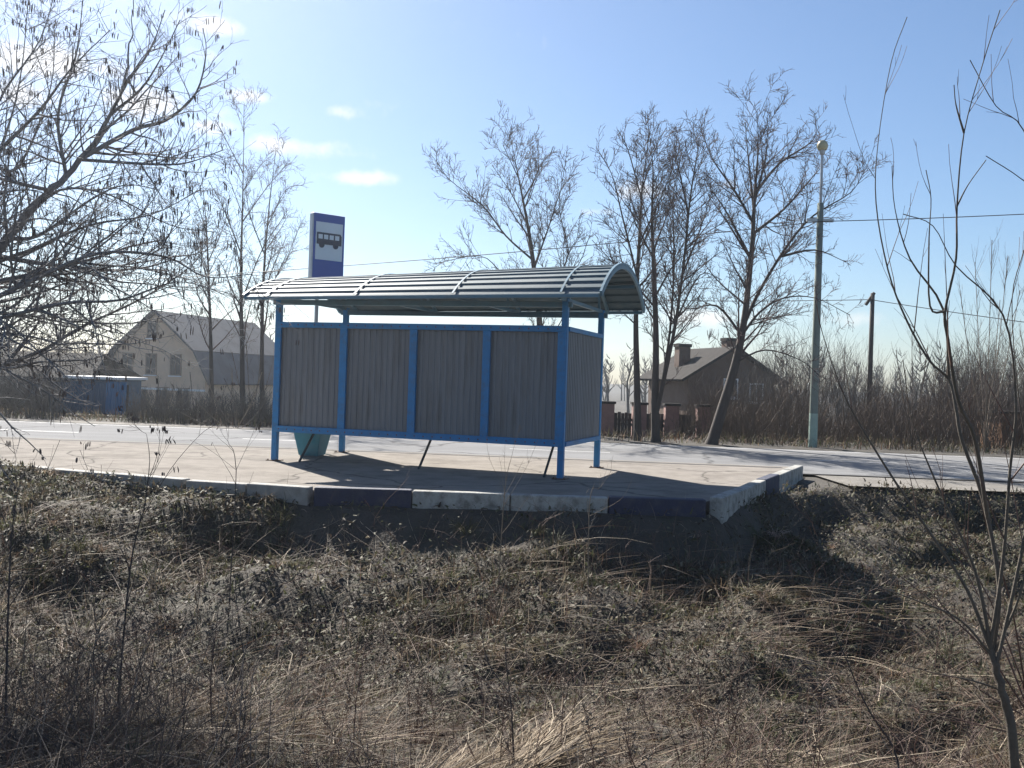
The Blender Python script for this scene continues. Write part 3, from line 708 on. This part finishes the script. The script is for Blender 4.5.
def gable_house(name, loc, rz, W, Dp, Hw, Hr, wallm, roofm, label, over=.35, break_=None):
    """gable end faces local -y; break_ = (half width, z) for a mansard knee"""
    e = empty(name, loc, rz, label=label, category='house')
    hw = W / 2
    gab = [(-hw, -.3), (hw, -.3), (hw, Hw)]
    roofp = [(hw + over, Hw - over * .9)]
    if break_: gab += [(break_[0], break_[1])]; roofp += [(break_[0] + .05, break_[1] + .03)]
    gab += [(0, Hr)]; roofp += [(0, Hr + .05)]
    if break_: gab += [(-break_[0], break_[1])]; roofp += [(-break_[0] - .05, break_[1] + .03)]
    gab += [(-hw, Hw)]; roofp += [(-hw - over, Hw - over * .9)]
    w = MB().prism(gab, 0, Dp); w.v = [(x, z, y) for x, y, z in w.v]; w.f = [f[::-1] for f in w.f]
    w.build('wall', M[wallm], e)
    for (x0, z0), (x1, z1) in zip(roofp[:-1], roofp[1:]):
        d = Vector((x1 - x0, z1 - z0)).normalized(); nn = Vector((-d.y, d.x)); nn = nn if nn.y > 0 else -nn
        lo = nn * .03; hi = nn * .15
        r = MB().prism([(x0 + lo.x, z0 + lo.y), (x1 + lo.x, z1 + lo.y), (x1 + hi.x, z1 + hi.y), (x0 + hi.x, z0 + hi.y)], -over, Dp + over)
        r.v = [(x, z, y) for x, y, z in r.v]; r.build('roof_slope', M[roofm], e)
    return e
HD = 60.0
a = P(104, 400, HD); b2 = P(203, 400, HD); gz = tz((a.x + b2.x) / 2, HD)
cx = (a.x + b2.x) / 2; apex = P(149, 313, HD).z - gz; knee = P(104, 350, HD).z - gz; eav = P(97, 376, HD).z - gz
Wd = b2.x - a.x + .9
h1 = gable_house('pale_house', (cx, HD, gz), R(-14), Wd, 11.5, eav, apex, 'cream', 'slate',
                 'pale two-storey house with gabled grey roof left of the shelter', break_=(Wd / 2 - .75, knee))
wz = P(150, 364, HD).z - gz
for px in (125, 151, 178): window(h1, (P(px, 364, HD).x - cx) * 1.03, wz, .62, 1.15, 0, 'frame')
window(h1, (P(152, 329, HD).x - cx), P(152, 329, HD).z - gz, .55, .95, 0, 'frame')
for px in (120, 140, 163, 186): window(h1, (P(px, 396, HD).x - cx) * 1.03, P(150, 397, HD).z - gz + .0, .7, 1.1, 0, 'frame')
MB().box(-Wd/2 - .02, Wd/2 + .02, -.06, .0, P(150, 388, HD).z - gz - .1, P(150, 388, HD).z - gz + .02).build('belt_course', M['white_frame'], h1)
mb = MB().lathe([(.02, 0), (.25, .06), (.38, .16)], 16); mb.v = [(x - Wd/2 + .35, -z - .25, y + knee - .9) for x, y, z in mb.v]
mb.build('satellite_dish', M['white_frame'], h1)

HD2 = 48.0
a = P(690, 400, HD2); b2 = P(772, 400, HD2); cx2 = (a.x + b2.x) / 2; gz2 = tz(cx2, HD2)
ap2 = P(718, 350, HD2).z - gz2; ev2 = P(779, 381, HD2).z - gz2
h2 = gable_house('brick_house', (P(731, 400, HD2).x, HD2, gz2), R(14), 4.5, 5.0, ev2 + .2, ap2, 'brown_wall', 'dark_roof',
                 'dark brick house with two chimneys behind the trees right of the shelter', over=.45)
window(h2, -.05, P(723, 388, HD2).z - gz2, .62, .8, 0, 'white_frame')
window(h2, 1.3, P(723, 392, HD2).z - gz2, .6, .8, 0, 'white_frame')
for x, y, zt in ((-1.45, 2.6, P(676, 344, HD2 + 2).z - gz2), (.62, 1.6, P(733, 339, HD2 + 2).z - gz2)):
    c0 = MB().box(x - .3, x + .3, y - .3, y + .3, ap2 - 1.2, zt).build('chimney', M['brown_wall'], h2)
    MB().box(x - .35, x + .35, y - .35, y + .35, zt - .14, zt + .02).build('chimney_cap', M['dark_roof'], c0)

# dark barn far left
HD3 = 44.0
q0 = P(-60, 400, HD3); q1 = P(88, 400, HD3); cz = tz((q0.x + q1.x) / 2, HD3)
h3 = empty('dark_barn', ((q0.x + q1.x) / 2, HD3, cz), R(-4), label='low dark wooden barn at the left edge beyond the road', category='barn')
bw = (q1.x - q0.x) / 2; be_ = P(40, 378, HD3).z - cz; br_ = P(40, 352, HD3).z - cz
MB().box(-bw, bw, 0, 5, -.3, be_).build('wall', M['dark_wood'], h3)
for s in (0, 1):
    r = MB().prism([(-bw - .3, 0), (bw + .3, 0), (bw - .3, 2.75), (-bw + .3, 2.75)], 0, .1)
    r.v = [(x, (-.3 + y) if s == 0 else (5.3 - y), be_ - .05 + y / 2.75 * (br_ - be_) + z) for x, y, z in r.v]
    r.build('roof_slope', M['dark_roof'], h3)
MB().box(-.6, .6, -.06, 0.02, 0, be_ - .5).build('door', M['dark_roof'], h3)

# blue fence and shed with pale roof
FD = 31.0
fa = P(52, 415, FD); fb = P(126, 415, FD); fz = tz((fa.x + fb.x) / 2, FD); fl = fb.x - fa.x; ft = P(90, 383, FD).z - fz
fe = empty('blue_fence', (fa.x, FD, fz), 0, label='blue metal fence with a brighter blue gate in front of the pale house', category='fence')
n = 7
for i in range(n + 1): MB().box(i * fl / n - .03, i * fl / n + .03, .03, .09, -.2, ft - .02).build('post', M['dark_roof'], fe)
for i in range(n):
    v, f = corrugated(fl / n - .01, .05, ft + (.06 if i >= 5 else 0), .1, .015)
    o = mesh_np('fence_panel' if i < 5 else 'gate_leaf', np.array(v), f, M['fence_blue'] if i < 5 else M['gate_blue'], fe); o.location = (i * fl / n, 0, 0)
    o.modifiers.new('thick', 'SOLIDIFY').thickness = .002
shd = empty('low_shed', (P(93, 400, 34).x, 34, tz(P(93, 400, 34).x, 34)), R(-3), label='low shed with a pale flat roof behind the blue fence', category='shed')
shz = P(93, 379, 34).z - shd.location.z
MB().box(-.8, .8, 0, 2, -.2, shz).build('wall', M['fence_blue'], shd)
MB().box(-.95, .95, -.25, 2.2, shz, shz + .09).build('roof', M['white_frame'], shd)

# brick fence piers right of the shelter
FD2 = 29.5
pz = tz(P(620, 440, FD2).x, FD2)
M['pink_brick'] = mat('pink_brick', (.24, .14, .12), .9, .25, 5, .3, 30)
fx = P(606, 440, FD2).x
bf = empty('board_fence', (fx, FD2, pz), 0, label='brown board fence with brick piers beside the right end of the shelter', category='fence')
fh = P(620, 404, FD2).z - pz
for i in range(4):
    x = i * .95
    MB().box(x - .2, x + .2, -.2, .2, -.2, fh).build('pier', M['pink_brick'], bf)
    MB().box(x - .24, x + .24, -.24, .24, fh, fh + .07).build('pier_cap', M['dark_roof'], bf)
rg = random.Random(8)
for i in range(3):
    for j in range(5):
        x = i * .95 + .215 + j * .104
        MB().box(x, x + .096, -.02, .02, .02, fh - .25 + rg.uniform(-.02, .02)).build('board', M['dark_wood'], bf)
    for z in (.3, fh - .5): MB().box(i * .95 + .2, i * .95 + .75, .02, .06, z, z + .08).build('rail', M['dark_wood'], bf)
# rusty shed in the thicket at the right edge
rsx = P(1022, 430, 30.5).x; rz_ = tz(rsx, 30.5)
rs = empty('rusty_shed', (rsx, 30.5, rz_), R(6), label='small rust-brown shed in the thicket at the right edge', category='shed')
M['rust'] = mat('rust_brown', (.20, .11, .06), .85, .3, 4, .2, 20)
hh = P(1020, 414, 30.5).z - rz_
MB().box(-.65, 1.2, 0, 1.5, -.2, hh).build('wall', M['rust'], rs)
MB().box(-.8, 1.35, -.15, 1.65, hh, hh + .07).build('roof', M['dark_roof'], rs)

# ------------------------------------------------------------------ thickets and shrubs beyond the road
def thicket(name, n, xr, dr, hr, seed, material, hfn=None, **kw):
    rng = random.Random(seed); polys = []
    for _ in range(n):
        D = rng.uniform(*dr); px = rng.uniform(*xr); x = (px - 512) / F * D; z = tz(x, D)
        h = rng.uniform(*hr) * (hfn(px) if hfn else 1); r = rng.uniform(.005, .012)
        d = Vector((rng.gauss(0, .18), rng.gauss(0, .18), 1)); p = Vector((x, D, z - .05)); q = [p]
        for k_ in range(4):
            d = (d + Vector((rng.gauss(0, .12), rng.gauss(0, .12), .1))).normalized(); q.append(q[-1] + d * h / 4)
        polys.append((q, [r, r * .9, r * .75, r * .55, r * .3], 3))
        for k_ in range(rng.randint(3, 7)):
            i = rng.randint(1, 3); s = q[i].lerp(q[i+1], rng.random()); l = h * rng.uniform(.15, .4)
            dd = (d + Vector((rng.gauss(0, .5), rng.gauss(0, .5), .1))).normalized()
            e_ = s + dd * l * .5; dd = (dd + Vector((rng.gauss(0, .2), rng.gauss(0, .2), .25))).normalized()
            polys.append(([s, e_, e_ + dd * l * .5], [r * .5, r * .4, r * .25], 3))
    return tubes(name, polys, material, kind='stuff', **kw)
M['thicket'] = mat('thicket_twigs', (.105, .078, .06), .9, .35, 1.5)
M['thicket2'] = mat('thicket_twigs_grey', (.10, .09, .08), .9, .35, 1.5)
thicket('brush_thicket', 3000, (655, 1150), (27.2, 36), (1.1, 2.3), 51, M['thicket'], lambda px: (.62 if px < 800 else .8) + .45 * math.sin(px * .021) * math.sin(px * .053 + 1) + (.35 if px > 960 else 0),
        label='dense brown leafless brush thicket along the far side of the road', category='thicket')
thicket('brush_thicket', 2200, (740, 1200), (36, 46), (2.2, 3.8), 54, M['thicket2'], lambda px: 1 + .25 * math.sin(px * .033),
        label='greyer taller brush behind the brown thicket at the right', category='thicket')
thicket('hedge', 800, (128, 285), (27.4, 30), (.35, 1.0), 52, M['thicket2'], label='dark low leafless hedge in front of the pale house', category='hedge')
thicket('hedge', 800, (-120, 60), (27.4, 31), (.5, 1.5), 53, M['thicket2'], label='tangled leafless hedge at the left edge beyond the road', category='hedge')

PRB = [(2.2, (.30, .3, 1.2), 20, 45, .3, .07, 5, 4, .1, .006), (3.5, (.36, .2, .8), 20, 45, .3, .08, 4, 3, .1, .004), (4.0, (.4, .1, .4), 20, 45, .25, .1, 3, 3, .1, .003)]
def bush(name, label, D, base, tips, seed, m_, r0=.035):
    limbs = []
    for tx, ty in tips:
        mx_, my_ = (base[0] * .45 + tx * .55), (base[1] * .5 + ty * .5)
        limbs.append((.8, [base, (base[0] * .8 + tx * .2, base[1] * .75 + ty * .25), (mx_, my_), (tx, ty)]))
    tree(name, label, D, [base, (base[0], base[1] - 12), (base[0] + 1, base[1] - 30)], limbs, r0, PRB, m_, seed, m_, cat='shrub', dspread=.5)
bush('bare_shrub', 'tall pale bare shrub at the right, behind the willow stems', 27.5, (985, 452), [(975, 262), (992, 240), (1008, 256), (960, 290), (1020, 290), (1000, 300)], 61, M['pale_twig'])
bush('bare_shrub', 'bare shrub between the street lamp and the wooden pole', 27.8, (842, 450), [(830, 370), (845, 350), (858, 366), (822, 390)], 62, M['thicket'])
bush('bare_shrub', 'bare shrub just right of the wooden pole', 27.6, (912, 450), [(896, 350), (912, 330), (928, 345), (940, 366), (905, 370)], 63, M['thicket'])
bush('bare_shrub', 'bare shrub at the far right edge above the rusty shed', 27.0, (1046, 458), [(1028, 290), (1046, 270), (1060, 300), (1020, 330)], 64, M['pale_twig'])
bush('bare_shrub', 'sunlit pale shrub spreading beside the left end of the shelter', 26.6, (236, 438), [(188, 392), (205, 376), (232, 368), (262, 372), (272, 392), (180, 412)], 65, M['pale_twig'], .03)
bush('bare_shrub', 'bare shrub in front of the right half of the pale house', 28.0, (196, 428), [(172, 384), (190, 372), (212, 380), (220, 396)], 66, M['thicket'], .03)
bush('bare_shrub', 'tall bare shrub against the grey slope of the pale house roof', 29.0, (252, 430), [(232, 352), (246, 338), (262, 345), (272, 365), (224, 378)], 69, M['thicket'], .03)
bush('bare_shrub', 'thin pale bare shrub in front of the middle of the pale house', 28.6, (160, 424), [(142, 388), (158, 376), (174, 386), (182, 398)], 70, M['pale_twig'], .025)
bush('bare_shrub', 'bare shrub left of the blue fence', 28.0, (30, 420), [(8, 376), (28, 360), (48, 372), (-10, 384)], 67, M['thicket2'], .03)
bush('bare_shrub', 'bare shrub at the foot of the leaning tree', 27.2, (752, 448), [(735, 390), (752, 372), (772, 384), (785, 400)], 68, M['thicket'], .03)

# far tree line on the horizon
def treeline(name, seed, n, D0, D1, az, h, label):
    rng = random.Random(seed); polys = []
    for _ in range(n):
        D = rng.uniform(D0, D1); a_ = R(rng.uniform(*az)); x, y = D * math.sin(a_), D * math.cos(a_)
        z = tz(x, y); hh_ = rng.uniform(.6, 1.1) * h; r = rng.uniform(.1, .22); p = Vector((x, y, z - .2))
        polys.append(([p, p + Vector((rng.gauss(0, .3), 0, hh_ * .5)), p + Vector((rng.gauss(0, .6), 0, hh_))], [r, r * .6, r * .1], 3))
        for _k in range(26):
            t = rng.uniform(.25, .98); s = p + Vector((0, 0, hh_ * t)); l = hh_ * .32 * (1.1 - t * .8)
            a2 = rng.uniform(0, 6.28); e_ = s + Vector((math.cos(a2) * l * .6, math.sin(a2) * l * .6, l * .8)); mdl = s.lerp(e_, .5) + Vector((math.cos(a2), math.sin(a2), -.4)) * l * .1
            polys.append(([s, mdl, e_], [r * .3, r * .25, r * .12], 3))
    tubes(name, polys, M['thicket2'], kind='stuff', label=label, category='wood')
treeline('far_wood', 71, 330, 90, 180, (-50, 50), 7.5, 'far leafless wood along the horizon')

# ------------------------------------------------------------------ dry grass on the bank
rng = np.random.default_rng(9)
def patch(x, y, k, ph):                                    # slow patches of growth
    return .5 + .5 * np.sin(k * x + 1.3 * np.sin(k * .7 * y + ph)) * np.sin(k * .9 * y + 1.1 * np.sin(k * .8 * x - ph))
def sample_bank(n, dmin=2.2, dmax=17, bias=1.0):
    out_ = []; tot = 0
    while tot < n:
        D = dmin + (dmax - dmin) * rng.random(n) ** bias
        x = (rng.random(n) * 2 - 1) * (.66 * D + 1.0)
        scarp = (x > -2.5) & (x < 3.4) & (edge(x) - D < .85)
        keep = (edge(x) - D > .06) & (~scarp | (rng.random(n) < .22)) & (rng.random(n) < (.66 * D + 1) / (.66 * dmax + 1) * 1.8) & (rng.random(n) < .3 + 1.1 * patch(x, D, 1.9, 5.0) * patch(x, D, .8, 3.3))
        p = np.c_[x, D][keep]; out_.append(p); tot += len(p)
    return np.concatenate(out_)[:n]
PAL = np.array([(.25, .19, .125), (.17, .125, .085), (.115, .082, .056), (.075, .053, .038), (.085, .088, .042), (.14, .122, .085), (.12, .072, .05), (.40, .33, .24)])
def blades(name, pts, lens, wid, az, el0, droop, tint, seg=3, lift=0.0, **kw):
    n = len(pts); z = terrain(pts[:, 0], pts[:, 1]) + lift
    p = np.c_[pts, z].astype(float); V = np.empty((n, seg + 1, 2, 3)); el = el0.copy(); a = az.copy()
    sx, sy = -np.sin(az), np.cos(az); tw = rng.normal(0, .5, n)
    for i in range(seg + 1):
        w = wid * (1 - (i / seg) ** 2 * .85) * .5
        side = np.c_[sx * np.cos(tw), sy * np.cos(tw), np.sin(tw)] * w[:, None]
        V[:, i, 0] = p - side; V[:, i, 1] = p + side
        d = np.c_[np.cos(a) * np.cos(el), np.sin(a) * np.cos(el), np.sin(el)]
        p = p + d * (lens / seg)[:, None]
        gzz = terrain(p[:, 0], p[:, 1]) + .006; p[:, 2] = np.maximum(p[:, 2], gzz)
        el = el - droop / seg; a = a + rng.normal(0, .22, n)
    idx = np.arange(n * (seg + 1) * 2).reshape(n, seg + 1, 2)
    f = np.stack([idx[:, :-1, 0], idx[:, :-1, 1], idx[:, 1:, 1], idx[:, 1:, 0]], -1).reshape(-1, 4)
    t = np.repeat(tint, (seg + 1) * 2, axis=0)
    return mesh_np(name, V.reshape(-1, 3), f, kw.pop('material'), tint=t, smooth=True, kind='stuff', **kw)
M['grass'] = blade_mat('dry_grass')
def tints(p, n, w):
    g = patch(p[:, 0], p[:, 1], 1.1, .7)
    pr_ = np.ones((n, len(PAL))) * np.array(w); pr_[:, 4] *= .15 + 2.0 * g + 2.0 * sm(p[:, 1], 6.5, 10); pr_[:, 0] *= .4 + 1.2 * (1 - g); nr_ = 1 - sm(p[:, 1], 4.5, 7.5); pr_[:, 3] *= 1 + 2.5 * nr_; pr_[:, 2] *= 1 + 1.5 * nr_; pr_[:, 0] *= 1 - .55 * nr_; pr_[:, 7] *= 1 - .5 * nr_; pr_[:, 6] *= .3 + 1.5 * (1 - g)
    c = (pr_ / pr_.sum(1, keepdims=True)).cumsum(1); k_ = (rng.random((n, 1)) > c).sum(1).clip(0, len(PAL) - 1)
    return PAL[k_] * rng.uniform(.65, 1.2, (n, 1)) * rng.uniform(.92, 1.08, (n, 3))
# matted blades
n = 72000; p = sample_bank(n, bias=.9)
flow = 2.2 * np.sin(.8 * p[:, 0] + .5 * p[:, 1]) + 1.7 * np.sin(.55 * p[:, 1] - .7 * p[:, 0] + 2) + rng.normal(0, .7, n)
sc = np.clip(p[:, 1] / 7, .6, 1.6)
blades('matted_grass', p, rng.uniform(.07, .28, n) * np.clip(1.3 - p[:, 1] * .075, .38, 1), rng.uniform(.003, .008, n) * sc, flow, rng.uniform(.05, .9, n), rng.uniform(.4, 1.6, n), tints(p, n, [.8, 1.1, 1.4, 1.3, 1.6, .9, 1.0, .22]), material=M['grass'],
       label='matted dry grass covering the bank', category='grass')
# tussocks
nc = 780; c = sample_bank(nc, bias=.9); per = 55; n = nc * per
rad = rng.uniform(.04, .14, nc); cc = np.repeat(np.arange(nc), per); ang = rng.uniform(0, 6.28, n)
p = c[cc] + (np.c_[np.cos(ang), np.sin(ang)] * (rad[cc] * rng.random(n) ** .5)[:, None])
ok = edge(p[:, 0]) - p[:, 1] > .05; p = p[ok]; cc = cc[ok]; ang = ang[ok]; n = len(p)
hs = rng.uniform(.12, .36, nc) * np.clip(1.3 - c[:, 1] * .06, .45, 1)
lean = rng.uniform(0, 6.28, nc); az_ = ang + .5 * np.sin(lean[cc] - ang)
ct = tints(c, nc, [1.2, 1, .8, .6, 1.4, 1, .5, .4])
sc = np.clip(p[:, 1] / 7, .6, 1.6)
blades('grass_tussocks', p, hs[cc] * rng.uniform(.6, 1.3, n), rng.uniform(.003, .0065, n) * sc, az_, rng.uniform(.7, 1.5, n), rng.uniform(.8, 2.4, n), ct[cc] * rng.uniform(.7, 1.25, (n, 1)), seg=4, material=M['grass'],
       label='drooping tussocks of straw and grey-green grass on the bank', category='grass')
# curled dead leaves and low rosettes
n = 60000; p = sample_bank(n, bias=.7)
g = patch(p[:, 0], p[:, 1], 2.3, 1.9) * patch(p[:, 0], p[:, 1], .7, .2)
blades('leaf_litter', p, rng.uniform(.025, .075, n) * np.clip(p[:, 1] / 8, .7, 1.3), rng.uniform(.012, .028, n) * np.clip(p[:, 1] / 8, .7, 1.3), rng.uniform(0, 6.28, n), rng.uniform(-.2, 1.3, n), rng.normal(.6, .9, n),
       np.array([(.085, .07, .048), (.13, .105, .075), (.085, .09, .045), (.20, .175, .125), (.06, .044, .033), (.115, .115, .07)])[rng.integers(0, 6, n)] * rng.uniform(.7, 1.15, (n, 1)),
       seg=2, lift=.015 + .20 * g * rng.random(n), material=M['grass'], label='curled dead leaves and low weeds covering the bank', category='leaves')
# thin dry stalks, brown and reddish, near the camera
n = 16000; p = sample_bank(n, 2.4, 12.5, 1.0)
pm = patch(p[:, 0], p[:, 1], .9, 2.1) ** 2; p = p[rng.random(n) < .06 + .94 * pm]; n = len(p)
st = np.array([(.15, .095, .07), (.20, .15, .11), (.11, .075, .06), (.30, .25, .19)])[rng.integers(0, 4, n)] * rng.uniform(.7, 1.2, (n, 1))
blades('dry_stalks', p, rng.uniform(.2, .62, n) * (1.15 - p[:, 1] * .045), rng.uniform(.0025, .0045, n) * np.clip(p[:, 1] / 6, .7, 1.6), rng.uniform(0, 6.28, n), rng.normal(1.15, .35, n), rng.normal(.25, .35, n), st, material=M['grass'],
       label='thin brown dry stalks standing in the matted grass', category='grass')
# flattened fallen stalks
n = 9500; p = sample_bank(n, 2.4, 11.5, .95)
fl_ = .6 + .9 * np.sin(.5 * p[:, 0] - .3 * p[:, 1]) + rng.normal(0, .8, n)
blades('fallen_stalks', p, rng.uniform(.25, 1.05, n), rng.uniform(.003, .007, n), fl_, rng.uniform(.05, .35, n), rng.uniform(.1, .6, n), PAL[rng.choice([0, 1, 1, 2, 2, 3, 3, 6, 6, 7], n)] * rng.uniform(.8, 1.3, (n, 1)), lift=.05, material=M['grass'],
       label='pale fallen stalks lying across the grass', category='grass')
# bundle of flattened reeds low in the middle
n = 1500; a0 = P(380, 770, 4.2); a1 = P(600, 680, 5.6)
t_ = rng.random(n) * .6; off = rng.normal(0, .13, n)
dirv = np.array([a1.x - a0.x, a1.y - a0.y]); Ld = np.linalg.norm(dirv); dirv /= Ld; nv = np.array([-dirv[1], dirv[0]])
p = np.array([a0.x, a0.y]) + dirv * (t_ * Ld)[:, None] + nv * off[:, None]
blades('flattened_reeds', p, rng.uniform(.5, 1.0, n), rng.uniform(.004, .008, n), np.full(n, math.atan2(dirv[1], dirv[0])) + rng.normal(0, .10, n), rng.uniform(.0, .16, n), rng.uniform(.1, .3, n),
       PAL[rng.choice([0, 0, 1, 7], n)] * rng.uniform(.7, 1.1, (n, 1)), lift=.14, seg=4, material=M['grass'], label='bundle of flattened straw reeds at the bottom centre', category='reeds')
# short grass beyond the road
n = 19000; D = rng.uniform(26.2, 36, n); x = (rng.random(n) * 2 - 1) * .7 * D; p = np.c_[x, D]; ok = D > road_far(x) + np.where(x < -4, .95, .05); p = p[ok]; n = len(p)
blades('verge_grass', p, rng.uniform(.12, .4, n), rng.uniform(.012, .025, n), rng.uniform(0, 6.28, n), rng.uniform(.6, 1.5, n), rng.uniform(.3, 1.5, n), tints(p, n, [1, 1, 1, 1, 1, 1, 1, .2]), seg=2, material=M['grass'],
       label='short dry grass on the verge beyond the road', category='grass')

# tangled dead twigs low on the bank
def brambles(name, n, seed, dr, hr, material, label, xlim=(-.62, .62)):
    rng_ = random.Random(seed); polys = []
    while n > 0:
        D = rng_.uniform(*dr); x = rng_.uniform(*xlim) * D
        if float(edge(x)) - D < .25 or rng_.random() > .25 + .75 * float(patch(np.array(x), np.array(D), 1.3, 4.0)): continue
        n -= 1; h = rng_.uniform(*hr); r = rng_.uniform(.0016, .0035); q = [Vector((x, D, tz(x, D) - .03))]
        d = Vector((rng_.gauss(0, .7), rng_.gauss(0, .7), 1)).normalized()
        for k_ in range(5):
            d = (d + Vector((rng_.gauss(0, .2), rng_.gauss(0, .2), rng_.gauss(-.06, .12)))).normalized(); e_ = q[-1] + d * h / 5
            e_.z = max(e_.z, tz(e_.x, e_.y) + .02); q.append(e_)
        polys.append((q, [r, r * .9, r * .8, r * .7, r * .55, r * .35], 4))
        for k_ in range(rng_.randint(2, 6)):
            i = rng_.randint(1, 4); s = q[i].lerp(q[i+1], rng_.random()); l = h * rng_.uniform(.12, .4)
            dd = (d + Vector((rng_.gauss(0, .6), rng_.gauss(0, .6), .2))).normalized(); e_ = s + dd * l * .5
            dd = (dd + Vector((rng_.gauss(0, .25), rng_.gauss(0, .25), .1))).normalized()
            polys.append(([s, e_, e_ + dd * l * .5], [r * .55, r * .45, r * .3], 3))
    tubes(name, polys, material, kind='stuff', label=label, category='brush')
brambles('dead_brush', 1500, 91, (2.6, 11.5), (.25, .75), M['red_twig'], 'tangled dark dead brush among the grass')
brambles('dead_brush', 420, 92, (2.6, 10.5), (.3, .9), M['pale_twig'], 'pale dead twigs sticking out of the grass')
brambles('dead_brush', 420, 93, (3.0, 8), (.5, 1.2), M['stem'], 'dark thin bare stems crowding the lower left', xlim=(-.62, -.22))

# ------------------------------------------------------------------ single dry weeds on the bank
def weed_mesh(seed):
    rg = random.Random(seed); h = rg.uniform(.55, .85); q = [Vector((0, 0, -.03))]; d = Vector((rg.gauss(0, .1), rg.gauss(0, .1), 1)).normalized()
    for k_ in range(6): d = (d + Vector((rg.gauss(0, .07), rg.gauss(0, .07), .05))).normalized(); q.append(q[-1] + d * h / 6)
    st = [(q, [.004, .0037, .0034, .003, .0026, .002, .0012], 4)]; hd = []
    for k_ in range(16):
        i = rg.randint(2, 5); s = q[i].lerp(q[i+1], rg.random()); a_ = rg.uniform(0, 6.28); l = rg.uniform(.06, .2) * (1.2 - i * .12)
        e1 = s + Vector((math.cos(a_) * .6, math.sin(a_) * .6, .6)) * l * .6; e2 = e1 + Vector((math.cos(a_) * .3, math.sin(a_) * .3, .8)) * l * .5
        st.append(([s, e1, e2], [.002, .0016, .001], 3))
        for j in range(5):
            b0 = e1.lerp(e2, rg.random()); b1 = b0 + Vector((rg.gauss(0, .014), rg.gauss(0, .014), rg.uniform(.0, .02)))
            hd.append(([b0, b0.lerp(b1, .5), b1], [.001, rg.uniform(.003, .006), .001], 4))
    return st, hd
protos = []
for s in range(4):
    st_, hd_ = weed_mesh(100 + s)
    e = empty('dry_weed', (0, 0, 0), 0, label='thin brown dry weed with small seed heads rising from the matted grass', category='weed', group='dry weeds on the bank')
    tubes('stem', st_, M['red_twig'], e); tubes('seed_heads', hd_, M['pale_twig'], e, kind='stuff'); protos.append(e)
rg = random.Random(77)
spots = [(420, 590, 7.2), (432, 600, 7.0), (405, 580, 7.4), (345, 640, 6.2), (20, 560, 7), (60, 620, 6), (180, 600, 6.8), (250, 700, 5), (610, 640, 6.2), (640, 650, 6), (690, 640, 6.1), (735, 620, 6.5), (665, 600, 7.2), (570, 600, 7), (760, 700, 5.2),
         (90, 690, 5.2), (150, 740, 4.6), (320, 720, 4.9), (855, 560, 8), (940, 560, 8.4), (780, 560, 8.2), (300, 560, 8), (520, 560, 8), (690, 560, 8.4), (460, 640, 6.2), (560, 700, 5), (200, 520, 9.6), (70, 520, 9.8), (380, 545, 9.2), (890, 520, 10.5),
         (428, 575, 7.6), (412, 600, 7.1), (440, 585, 7.4), (418, 610, 6.9), (350, 660, 5.9), (360, 650, 6.0), (700, 660, 5.8), (712, 650, 5.9), (725, 640, 6.1), (595, 560, 8.6), (480, 545, 9.3), (40, 700, 5.0), (110, 640, 5.8), (220, 650, 5.8), (140, 560, 7.6), (500, 720, 4.8), (600, 735, 4.6), (820, 740, 4.6), (660, 720, 4.9)]
for i, (px, py, D) in enumerate(spots):
    src = protos[i % 4]
    q = P(px, py, D); loc = (q.x, D, tz(q.x, D)); s = rg.uniform(.65, 1.15); rzz = rg.uniform(0, 6.28)
    if i < 4: o = src
    else:
        o = src.copy(); col.objects.link(o)
        for chd in src.children:
            c2 = chd.copy(); c2.parent = o; col.objects.link(c2)
    o.location = loc; o.rotation_euler = (rg.gauss(0, .08), rg.gauss(0, .08), rzz); o.scale = (s, s, s)


# ------------------------------------------------------------------ thin scattering volume, added to imitate lens glare over the left side
hz = MB().box(-260, 260, -20, 330, -4.0, 13.0).build('glare_veil', None, kind='stuff')
hm = bpy.data.materials.new('glare_veil'); hm.use_nodes = True; ht = hm.node_tree; ht.nodes.clear()
ho = ht.nodes.new('ShaderNodeOutputMaterial'); hv = ht.nodes.new('ShaderNodeVolumePrincipled')
hv.inputs['Color'].default_value = (.9, .95, 1, 1); hv.inputs['Density'].default_value = .0009; hv.inputs['Anisotropy'].default_value = .78
ht.links.new(hv.outputs[0], ho.inputs['Volume']); hz.data.materials.append(hm)
